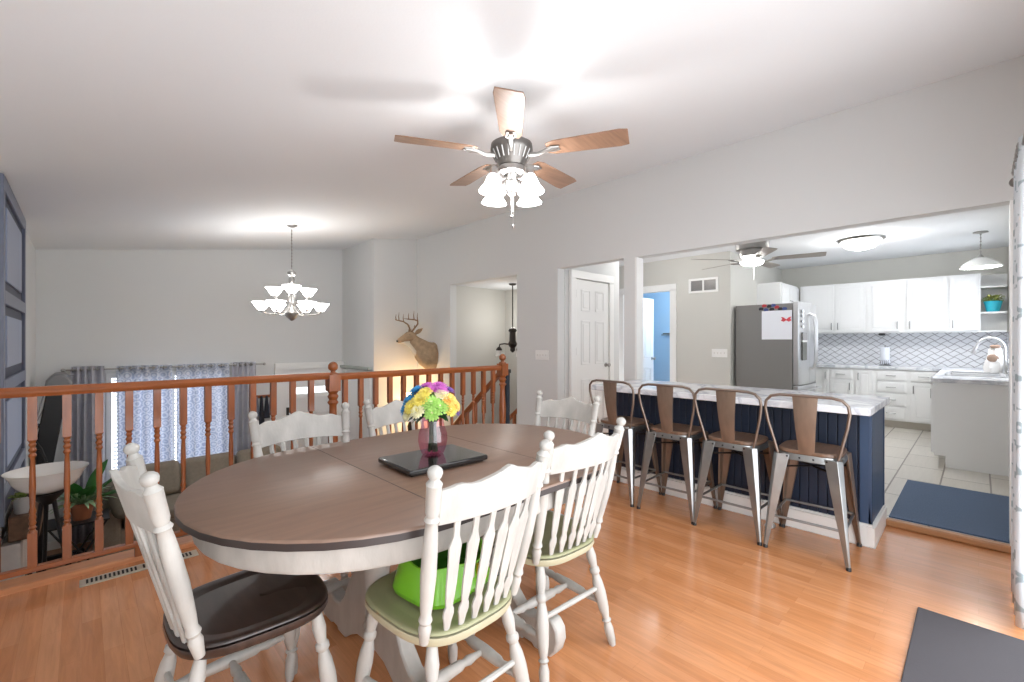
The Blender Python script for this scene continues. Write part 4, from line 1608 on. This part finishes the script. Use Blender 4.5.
# flush light and pendant in the kitchen
fl = thing('ceiling_light', 'flush dome ceiling light glowing in the kitchen', 'ceiling light', (6.88, 1.0, 2.52))
MB().lathe([(0, .20), (.01, .235), (.03, .225), (.035, .20)], (0, 0, 0), (0, 0, -1), 28, absolute=True).build('trim_ring', 'nickel', fl)
lp_ = lamp('dome_light', 'POINT', (0, 0, -.30), 6, (1, .99, .98), .08)
lp_.parent = fl
MB().lathe([(0, .205), (.03, .19), (.075, .14), (.10, .06), (.105, .012), (.11, .01)], (0, 0, -.03), (0, 0, -1), 28, absolute=True).build('glass_dome', 'lampglass3', fl)
pn = thing('pendant_light', 'white and clear glass pendant lamp hanging over the sink', 'pendant light', (7.42, -.015, 2.52))
mb = MB()
mb.lathe([(0, .06), (.012, .065), (.02, .03), (.024, .012)], (0, 0, 0), (0, 0, -1), 18, absolute=True)
mb.build('canopy', 'nickel', pn)
mb = MB()
for i in range(12):
    z = -.03 - i * .02
    mb.sphere((0, 0, z), (.009 if i % 2 else .005, .005 if i % 2 else .009, .013), 6, 4)
mb.build('chain', 'nickel', pn)
MB().lathe([(0, .012), (.03, .03), (.045, .03)], (0, 0, -.26), (0, 0, -5), 14, absolute=True).build('socket_cap', 'nickel', pn)
mb = MB()
mb.lathe([(0, .03), (.01, .06), (.035, .10), (.07, .145), (.10, .17), (.115, .178)], (0, 0, -.295), (0, 0, -5), 26, absolute=True, cap=False)
mb.build('shade', mat('pale_glass_shade', rgb(222, 222, 220), .2, coat=.5), pn, solid=.004)
MB().lathe([(0, .165), (.006, .16)], (0, 0, -.40), (0, 0, -5), 24, absolute=True).build('diffuser', 'bulb', pn)

# ------------------------------------------------------------------ chandelier
CX, CY = 1.80, 5.66
chd = thing('chandelier', 'brushed nickel chandelier with two tiers of lit white glass bowls', 'chandelier', (CX, CY, zc(CX)))
zt = -1.09
MB().lathe([(0, .06), (.012, .065), (.03, .03), (.035, .01)], (0, 0, .01), (0, 0, -5), 18, absolute=True).build('canopy', 'nickeldark', chd)
mb = MB()
for i in range(27):
    z = -.045 - i * .019
    mb.sphere((0, 0, z), (.008 if i % 2 else .004, .004 if i % 2 else .008, .012), 6, 4)
mb.build('chain', 'nickeldark', chd)
mb = MB()
mb.lathe([(0, .012), (.02, .03), (.04, .05), (.07, .045), (.09, .02), (.12, .035), (.17, .038), (.21, .018), (.27, .024), (.33, .04), (.38, .022), (.44, .03), (.49, .06), (.52, .075), (.56, .065), (.60, .03), (.615, .008)], (0, 0, -.52), (0, 0, -5), 20, absolute=True)
mb.build('centre_column', 'nickel', chd)


def chand_arm(a, r, z_arm, z0, dip):
    c, s_ = math.cos(a), math.sin(a)
    pts = []
    for i in range(11):
        f = i / 10
        rr = .03 + (r - .03) * f
        z = z0 + (z_arm - z0) * f - dip * math.sin(PI * f)
        pts.append((c * rr, s_ * rr, z))
    mb = MB()
    mb.tube(pts, .008, 8)
    mb.lathe([(0, .012), (.015, .03), (.022, .03)], (c * r, s_ * r, z_arm), (c * r, s_ * r, 5), 12, absolute=True)
    mb.build('arm', 'nickel', chd)
    mb = MB()
    mb.lathe([(0, .028), (.015, .045), (.045, .065), (.07, .080), (.092, .099), (.096, .099), (.094, .092)], (c * r, s_ * r, z_arm + .018), (c * r, s_ * r, 5), 20, absolute=True)
    mb.build('glass_bowl', 'lampglass', chd)


for i in range(6):
    chand_arm(R(60 * i + 42.3), .315, -1.035, -.98, .05)
for i in range(3):
    chand_arm(R(120 * i + 72.3 + 180), .21, -.85, -.90, .04)

# stairwell pendant
sp_ = thing('stairwell_pendant', 'dark bronze lantern style pendant with white glass shade in the stairwell opening', 'pendant light', (4.61, 4.79, 2.12))
MB().lathe([(0, .06), (.02, .05), (.03, .015)], (0, 0, 0), (0, 0, -5), 16, absolute=True).build('canopy', 'bronze', sp_)
MB().tube([(0, 0, -.02), (0, 0, -.66)], .008, 8).build('rod', 'bronze', sp_)
MB().lathe([(0, .015), (.02, .05), (.05, .065), (.07, .045), (.20, .05), (.24, .07), (.27, .06), (.30, .035), (.34, .04), (.37, .01)], (0, 0, -.65), (0, 0, -5), 16, absolute=True).build('centre_body', 'bronze', sp_)
for i in range(3):
    a = R(-43 + 180 + 120 * i) if i else math.atan2(-RY, -RX)
    a = math.atan2(-RY, -RX) + i * 2 * PI / 3
    c, s_ = math.cos(a), math.sin(a)
    mb = MB()
    mb.tube([(c * .04, s_ * .04, -.90), (c * .12, s_ * .12, -.89), (c * .19, s_ * .19, -.90), (c * .20, s_ * .20, -.95)], .011, 8)
    mb.lathe([(0, .02), (.03, .045), (.05, .045)], (c * .20, s_ * .20, -.94), (c * .20, s_ * .20, -5), 14, absolute=True)
    mb.build('arm', 'bronze', sp_)
    MB().lathe([(0, .04), (.04, .052), (.09, .062), (.10, .055)], (c * .20, s_ * .20, -.985), (c * .20, s_ * .20, -5), 16, absolute=True).build('glass_shade', 'frosted', sp_)

# ------------------------------------------------------------------ mounted deer head
dr_ = thing('mounted_deer', 'mounted deer head and shoulders with antlers on the grey wall by the stairs', 'taxidermy', (XW, 5.97, 1.15))
# body built as rings from the wall outwards, local: -x out of the wall
ctr = [(-.0, .0, -.10, .20, .13), (-.05, .0, -.085, .205, .145), (-.11, .01, -.06, .185, .14), (-.17, .03, -.01, .155, .12), (-.23, .05, .05, .125, .098), (-.29, .07, .105, .10, .08), (-.335, .085, .15, .085, .068)]
mb = MB()
rs = []
n = 18
for i, (x, y, z, rz_, ry_) in enumerate(ctr):
    p = Vector((x, y, z))
    q = Vector(ctr[min(i + 1, len(ctr) - 1)][:3]) - Vector(ctr[max(i - 1, 0)][:3])
    if i < 1:
        q = Vector((-1, 0, 0))
    q.normalize()
    sy = Vector((0, 1, 0))
    up = q.cross(sy).normalized() * -1
    if up.z < 0:
        up = -up
    rs.append([p + up * rz_ * math.cos(2 * PI * k_ / n) * (1.25 if (math.cos(2 * PI * k_ / n) < 0 and i < 4) else 1) + sy * ry_ * math.sin(2 * PI * k_ / n) for k_ in range(n)])
mb.rings(rs)
mb.smooth = True
mb.build('neck', 'deerfur', dr_)
# head: long muzzle pointing away from the wall
hd = [((-.30, .085, .165), .075), ((-.345, .10, .19), .083), ((-.395, .11, .185), .074), ((-.45, .12, .16), .056), ((-.50, .13, .135), .045), ((-.535, .135, .12), .038), ((-.555, .14, .112), .022)]
mb = MB()
mb.tube([h[0] for h in hd], [h[1] for h in hd], 16)
mb.build('head', 'deerfur', dr_)
mb = MB()
mb.sphere((-.553, .14, .118), (.022, .026, .02), 10, 8)
mb.build('nose', 'nose', dr_)
mb = MB()
mb.tube([(-.535, .133, .096), (-.47, .118, .100), (-.40, .098, .090), (-.345, .08, .04), (-.295, .058, -.035), (-.245, .042, -.105), (-.18, .028, -.175), (-.11, .01, -.235), (-.03, 0, -.29)],
        [.015, .026, .036, .042, .050, .054, .056, .052, .030], 12)
mb.build('throat_patch', 'deerpale', dr_)
mb = MB()
for s_ in (-1, 1):
    mb.sphere((-.395, .11 + s_ * .062, .215), (.014, .009, .011), 8, 6)
mb.build('eye', 'nose', dr_)
for s_ in (-1, 1):
    mb = MB()
    e0 = Vector((-.315, .09 + s_ * .06, .235))
    e1 = e0 + Vector((.06, s_ * .11, .07))
    rs = []
    for f, w in [(0, .012), (.25, .032), (.55, .036), (.85, .02), (1, .003)]:
        c = e0.lerp(e1, f)
        rs.append([c + Vector((-.6, 0, .8)).normalized() * w, c + Vector((.012, 0, .012)), c + Vector((.6, 0, -.8)).normalized() * w, c + Vector((-.006, 0, -.006))])
    mb.rings(rs)
    mb.smooth = True
    mb.build('ear', 'deerfur', dr_)
    # antler: main beam sweeping out, back then forward, with upright tines
    b0 = Vector((-.355, .10 + s_ * .035, .26))
    bp_ = [b0, b0 + Vector((.03, s_ * .04, .06)), b0 + Vector((.04, s_ * .11, .12)), b0 + Vector((0, s_ * .17, .165)), b0 + Vector((-.07, s_ * .185, .18)), b0 + Vector((-.14, s_ * .15, .185)), b0 + Vector((-.19, s_ * .10, .195))]
    mb = MB()
    mb.tube(bp_, [.015, .013, .012, .011, .010, .008, .003], 8)
    for j, hgt in ((1, .05), (3, .12), (4, .13), (5, .09)):
        mb.tube([bp_[j], bp_[j] + Vector((-.008, 0, hgt * .5)), bp_[j] + Vector((.0, 0, hgt))], [.008, .006, .002], 6)
    mb.build('antler', 'antler', dr_)

# ------------------------------------------------------------------ curtains
def curtain(name, label, xa, xb, y, zt_, zb_, m, folds, amp=.035, group=None, rod_rings=True, axis='x'):
    t = thing(name, label, 'curtain', ((xa + xb) / 2, y, 0), group=group)
    w = xb - xa
    n = folds * 10
    g = []
    for k_ in range(9):
        f = k_ / 8
        z = zt_ + (zb_ - zt_) * f
        row = []
        for i in range(n + 1):
            u = i / n
            a = amp * (.75 + .35 * f) * math.sin(2 * PI * folds * u + .4 * math.sin(3 * f))
            row.append((-w / 2 + w * u + .01 * math.sin(7 * u + 2 * f), a, z))
        g.append(row)
    mb = MB()
    mb.sheet(g)
    mb.build('curtain_cloth', m, t, solid=.002)
    if rod_rings:
        for i in range(folds * 2):
            u = (i + .5) / (folds * 2)
            x = -w / 2 + w * u
            mb = MB()
            mb.tube([(x + .0, .022 * math.cos(a), zt_ - .035 + .022 * math.sin(a)) for a in [2 * PI * q / 12 for q in range(12)]], .005, 6, closed=True)
            mb.build('grommet', 'nickel', t)
    return t


ZR_ = .935
curtain('curtain', 'plain pale grey curtain panel at the left end of the living room window', -.10, .19, 7.45, .965, -1.15, 'velvet', 4, group='curtains on the living room rod')
curtain('curtain', 'patterned white and grey curtain panel left of the centre gap', .31, .86, 7.45, .955, -1.15, 'lace', 5, group='curtains on the living room rod')
curtain('curtain', 'patterned white and grey curtain panel right of the centre gap', .91, 1.52, 7.45, .955, -1.15, 'lace', 5, group='curtains on the living room rod')
curtain('curtain', 'plain pale grey curtain panel at the right end of the living room window', 1.56, 1.86, 7.45, .965, -1.15, 'velvet', 4, group='curtains on the living room rod')
rd = thing('curtain_rod', 'thin silver curtain rod across the living room window wall', 'curtain rod', (.9, 7.45, .925))
MB().tube([(-1.04, 0, 0), (1.06, 0, 0)], .010, 10).build('rod', 'nickel', rd)
mb = MB()
mb.sphere((-1.06, 0, 0), .022).sphere((1.08, 0, 0), .022)
mb.build('finial', 'nickel', rd)
mb = MB()
for x in (-.68, 1.0, .0):
    mb.tube([(x, 0, 0), (x, .14, 0)], .007, 6)
mb.build('bracket', 'nickel', rd)
# patio door curtain at the right edge
curtain('patio_curtain', 'white curtain with grey geometric pattern at the right edge of the room', 2.93, 3.44, -.140, 2.16, .02, 'drape', 4, amp=.026)
rd = thing('curtain_rod', 'dark grey curtain rod above the patio door', 'curtain rod', (1.6, -.140, 2.125))
MB().tube([(-1.95, 0, 0), (2.0, 0, 0)], .012, 10).build('rod', 'nickeldark', rd)
MB().sphere((2.02, 0, 0), .028).build('finial', 'nickeldark', rd)
mb = MB()
for x in (-1.8, 1.9):
    mb.tube([(x, 0, 0), (x, -.130, 0)], .008, 6)
mb.build('bracket', 'nickeldark', rd)

# ------------------------------------------------------------------ floor mats
MB().box(1.55, 2.86, -.22, .20, 0, .012).build('door_mat', 'darkmat', None, bevel=.004)
tag(bpy.data.objects['door_mat'], 'charcoal mat on the laminate floor in the bottom right corner', 'mat')
MB().box(4.06, 5.24, -.19, .435, .04, .052).build('kitchen_mat', 'bluemat', None, bevel=.004)
tag(bpy.data.objects['kitchen_mat'], 'blue grey woven mat on the kitchen tile beside the bar end', 'mat')

# ------------------------------------------------------------------ living room furniture
sf = thing('sofa', 'taupe grey fabric sofa below the living room window', 'sofa', (1.18, 6.85, LOW))
mb = MB()
mb.box(-.90, .95, -.40, .45, .08, .42)
mb.build('base', 'sofa', sf, bevel=.03)
mb = MB()
mb.box(-.90, .95, .28, .48, .42, .86)
mb.build('back_frame', 'sofa', sf, bevel=.05, seg=3)
for s_ in (-1, 1):
    x = -.98 if s_ < 0 else 1.02
    mb = MB()
    mb.box(x - .11, x + .11, -.42, .48, .06, .66)
    mb.build('arm', 'sofa', sf, bevel=.05, seg=3)
for i in range(3):
    a = -.86 + i * .60
    mb = MB()
    mb.box(a + .01, a + .59, -.42, .18, .42, .55)
    mb.build('seat_cushion', 'sofa', sf, bevel=.04, seg=3)
    mb = MB()
    mx = Matrix.Translation((a + .30, .18, .55)) @ Matrix.Rotation(R(-14), 4, 'X')
    mb.box(-.285, .285, -.09, .09, 0, .41, mx)
    mb.build('back_cushion', 'sofa', sf, bevel=.07, seg=4)
mb = MB()
for x in (-.95, .95):
    for y in (-.35, .4):
        mb.lathe([(0, .02), (.09, .03)], (x, y, 0), (x, y, 1), 8, absolute=True)
mb.build('foot', 'black', sf)
for i, (x, y, z, rz, rx_, lab) in enumerate([(.32, 6.60, -.50, 18, -22, 'brown grey throw pillow leaning at the left arm of the sofa'), (.37, 6.46, -.52, 40, -28, 'brown throw pillow in front of the one at the sofa arm')]):
    mb = MB()
    rs = []
    n = 24
    for q in range(9):
        f = -1 + 2 * q / 8
        k_ = max(.02, (1 - abs(f) ** 2.2)) ** .5
        rs.append([(.20 * (.55 + .45 * k_) * math.copysign(abs(math.cos(a)) ** .55, math.cos(a)), f * .07, .20 * (.55 + .45 * k_) * math.copysign(abs(math.sin(a)) ** .55, math.sin(a))) for a in [2 * PI * j / n for j in range(n)]])
    mb.rings(rs)
    mb.smooth = True
    o = mb.build('throw_pillow', 'cushion')
    o.location = (x, y, z + .04)
    o.rotation_euler = (R(rx_), R(12), R(rz))
    tag(o, lab, 'pillow', 'throw pillows on the sofa')

# torchiere floor lamp with a white bowl
tl = thing('floor_lamp', 'black tripod floor lamp topped by a wide white glass bowl', 'floor lamp', (-.160, 4.12, LOW))
mb = MB()
mb.lathe([(0, .04), (.02, .09), (.05, .135), (.09, .16), (.12, .170), (.148, .192), (.153, .195), (.148, .187), (.11, .15), (.06, .11)], (0, 0, 1.50), (0, 0, 9), 30, absolute=True)
mb.build('glass_bowl', 'frosted', tl)
mb = MB()
mb.lathe([(0, .03), (.03, .05), (.05, .07), (.075, .09), (.08, .04)], (0, 0, 1.43), (0, 0, 9), 16, absolute=True)
mb.build('bowl_holder', 'blackmetal', tl)
for i in range(3):
    a = R(-20 + 120 * i)
    MB().tube([(math.cos(a) * .03, math.sin(a) * .03, 1.47), (math.cos(a) * .06, math.sin(a) * .06, 1.25), (math.cos(a) * .15, math.sin(a) * .15, .7), (math.cos(a) * .24, math.sin(a) * .24, .0)], [.012, .011, .010, .009], 8).build('leg', 'blackmetal', tl)

# plants
pm = thing('potted_plant', 'small leafy plant in a white pot on the mantel end', 'plant', (-.285, 4.52, LOW + 1.30))
MB().lathe([(0, .042), (.002, .045), (.10, .060), (.112, .062), (.114, .055), (.10, .05)], (0, 0, 0), (0, 0, 1), 20, absolute=True).build('pot', 'potwhite', pm)
mb = MB()
for i in range(60):
    a = random.uniform(0, 2 * PI)
    r = random.uniform(0, .04)
    leafblade(mb, (r * math.cos(a), r * math.sin(a), .10), (math.cos(a), math.sin(a), random.uniform(.3, 2)), random.uniform(.04, .08), .02)
mb.build('foliage', 'leaflime', pm, solid=.001)
PX, PY = -.02, 6.15
ps = thing('plant_stand', 'black wire folding plant stand beside the sofa', 'plant stand', (PX, PY, LOW))
mb = MB()
for s_ in (-1, 1):
    y = s_ * .16
    mb.tube([(-.20, y, .0), (.20, y, .70)], .009, 6).tube([(.20, y, .0), (-.20, y, .70)], .009, 6)
mb.build('crossed_leg', 'blackmetal', ps)
mb = MB()
mb.box(-.22, .22, -.18, .18, .70, .715)
mb.build('top_tray', 'blackmetal', ps, bevel=.003)
mb = MB()
mb.box(-.18, .18, -.16, .16, .22, .232)
mb.build('lower_shelf', 'blackmetal', ps)
pp2 = thing('potted_plant', 'large green leafed plant in a terracotta pot on the black stand', 'plant', (PX + .02, PY - .02, LOW + .715))
MB().lathe([(0, .06), (.002, .065), (.14, .09), (.145, .098), (.165, .098), (.167, .085), (.15, .08)], (0, 0, 0), (0, 0, 1), 20, absolute=True).build('pot', 'terracotta', pp2)
mb = MB()
for (dx, dy, dz, ln, w) in [(-.9, .2, .75, .30, .11), (.9, -.1, .95, .36, .12), (.5, .4, 1.3, .38, .11), (-.3, -.5, 1.3, .26, .10), (1.0, -.5, .5, .30, .11), (-.6, .5, 1.4, .36, .10), (.2, -.6, .8, .26, .11)]:
    leafblade(mb, (dx * .02, dy * .02, .15), (dx, dy, dz), ln * 1.4, w * 1.2, droop=.2)
mb.build('broad_leaf', 'leaf', pp2, solid=.001)
mb = MB()
for i in range(80):
    a = random.uniform(0, 2 * PI)
    leafblade(mb, (.03 * math.cos(a), .03 * math.sin(a), .15), (math.cos(a), math.sin(a), random.uniform(.3, 2.2)), random.uniform(.18, .34), .032, droop=.45)
mb.build('narrow_leaf', 'leafpale', pp2, solid=.001)

# folded treadmill leaning by the fireplace
td = thing('folded_treadmill', 'folded black exercise machine tilted upright in the far left corner', 'exercise equipment', (-.16, 6.95, LOW))
mx = Matrix.Translation((-.25, 0, .36)) @ Matrix.Rotation(R(8), 4, 'Y')
mb = MB()
mb.box(-.07, .06, -.22, .22, .72, 1.66, mx)
mb.build('deck', 'screen', td, bevel=.02)
mb = MB()
for y in (-.225, .205):
    mb.box(-.08, .075, y, y + .03, .70, 1.62, mx)
mb.build('side_rail', 'black', td, bevel=.01)
mb = MB()
mb.rings([[tuple(mx @ Vector((x, y, 1.60 + z))) for x, z in [(-.10, 0), (.09, 0), (.11, .06), (.08, .13), (.02, .18), (-.05, .17), (-.10, .10)]] for y in (-.24, -.20, .20, .24)])
mb.build('motor_hood', 'hood', td, bevel=.02)
mb = MB()
mb.box(-.2, .18, -.28, -.22, 0, .06).box(-.2, .18, .22, .28, 0, .06).box(-.2, -.12, -.22, .22, 0, .05).box(-.17, -.14, -.24, -.21, .05, 1.10).box(-.17, -.14, .21, .24, .05, 1.10)
mb.build('base_frame', 'blackmetal', td, bevel=.006)
mb = MB()
mb.tube([(-.17, -.20, .05), (-.20, -.24, .9), (-.19, -.28, 1.55), (-.16, -.34, 1.62)], .018, 8)
mb.tube([(-.19, -.28, 1.45), (-.14, -.40, 1.38), (-.10, -.44, 1.25)], .016, 8)
mb.build('handlebar', 'black', td)
mb = MB()
mb.tube([(-.19, -.24, 1.6), (-.12, -.2, 1.95), (-.02, -.2, 2.09), (.1, -.2, 2.10)], .007, 6)
mb.tube([(-.19, -.22, 1.6), (-.10, -.2, 1.84), (.0, -.2, 1.93)], .006, 6)
mb.build('cable', 'grey', td)

# coat rack with hanging clothes between window and front door
cr_ = thing('coat_rack', 'orange wood peg rail on the far wall beside the front door', 'coat rack', (2.00, YF, .40))
MB().box(-.13, .13, -.022, 0, .0, .045).build('rail_board', 'oakx', cr_, bevel=.003)
mb = MB()
for x in (-.10, -.03, .04, .10):
    mb.tube([(x, -.02, .02), (x, -.06, .03)], .006, 6)
mb.build('peg', 'blackmetal', cr_)
for i, (x, m_, w, ln, lab) in enumerate([(-.10, 'coat2', .035, .30, 'grey blue scarf hanging leftmost on the peg rail'), (-.03, 'coat1', .04, .50, 'long dark strap bundle hanging on the second peg of the rail'), (.04, 'coat1', .04, .34, 'dark lanyard bundle on the third peg of the rail'), (.10, 'coat2', .035, .26, 'grey blue cloth hanging rightmost on the peg rail')]):
    mb = MB()
    rs = []
    for q in range(7):
        f = q / 6
        rs.append([((w * (.4 + .8 * f)) * math.cos(a), .018 * math.sin(a), .03 - ln * f) for a in [2 * PI * j / 12 for j in range(12)]])
    mb.rings(rs)
    mb.smooth = True
    o = mb.build('hanging_cloth', m_)
    o.location = (2.00 + x, YF - .052, .40)
    tag(o, lab, 'clothes', 'clothes on the peg rail')

# table lamp on a console below the deer
cn = thing('console_table', 'dark wood console table at the foyer wall under the deer head', 'table', (3.76, 6.12, LOW))
MB().box(-.22, .22, -.30, .30, .93, .97).build('table_top', 'walnut', cn, bevel=.006)
mb = MB()
for sx in (-.19, .19):
    for sy in (-.27, .27):
        MB().box(sx - .02, sx + .02, sy - .02, sy + .02, 0, .93).build('leg', 'walnut', cn)
tlm = thing('table_lamp', 'table lamp with a glowing warm shade below the deer head', 'table lamp', (3.70, 6.12, LOW + .97))
MB().lathe([(0, .07), (.02, .07), (.03, .02), (.10, .05), (.18, .06), (.26, .03), (.34, .012), (.5, .01)], (0, 0, 0), (0, 0, 1), 18, absolute=True).build('lamp_base', 'bronze', tlm)
mb = MB()
mb.lathe([(0, .17), (.25, .12)], (0, 0, .44), (0, 0, 9), 24, absolute=True, cap=False)
mb.build('lamp_shade', 'warmshade', tlm, solid=.003)
lb = lamp('lamp_light', 'POINT', (0, 0, .58), 7, (1, .72, .42), .05)
lb.parent = tlm

# ------------------------------------------------------------------ bathroom and hall glimpses
tr = thing('towel_rail', 'chrome towel rail on the blue bathroom wall', 'towel rail', (8.395, 3.6, 1.42))
mb = MB()
mb.tube([(-.06, -.35, 0), (-.06, .75, 0)], .010, 8).tube([(0, -.3, 0), (-.06, -.3, 0)], .009, 6).tube([(0, .6, 0), (-.06, .6, 0)], .009, 6)
mb.tube([(-.12, -.35, -.03), (-.12, .75, -.03)], .010, 8)
mb.build('rail', 'nickeldark', tr)
o = MB()
rs = [[(.16 * math.cos(a) * k_, .05 * math.sin(a), z) for a in [2 * PI * j / 14 for j in range(14)]] for z, k_ in [(0, .75), (-.3, .95), (-.9, 1.05), (-1.5, 1.0), (-1.52, .9)]]
o.rings(rs)
o.smooth = True
o = o.build('passage_dark_shape', 'mauve')  # invented hanging shape, its dark colour stands for the unlit passage
o.location = (6.3, 4.62, 1.75)
o.rotation_euler = (0, 0, R(-40))
o.location = (6.43, 3.96 + .35, 1.75)
tag(o, 'dark mauve shape added for the darkness of the passage beside the white column', 'coat')
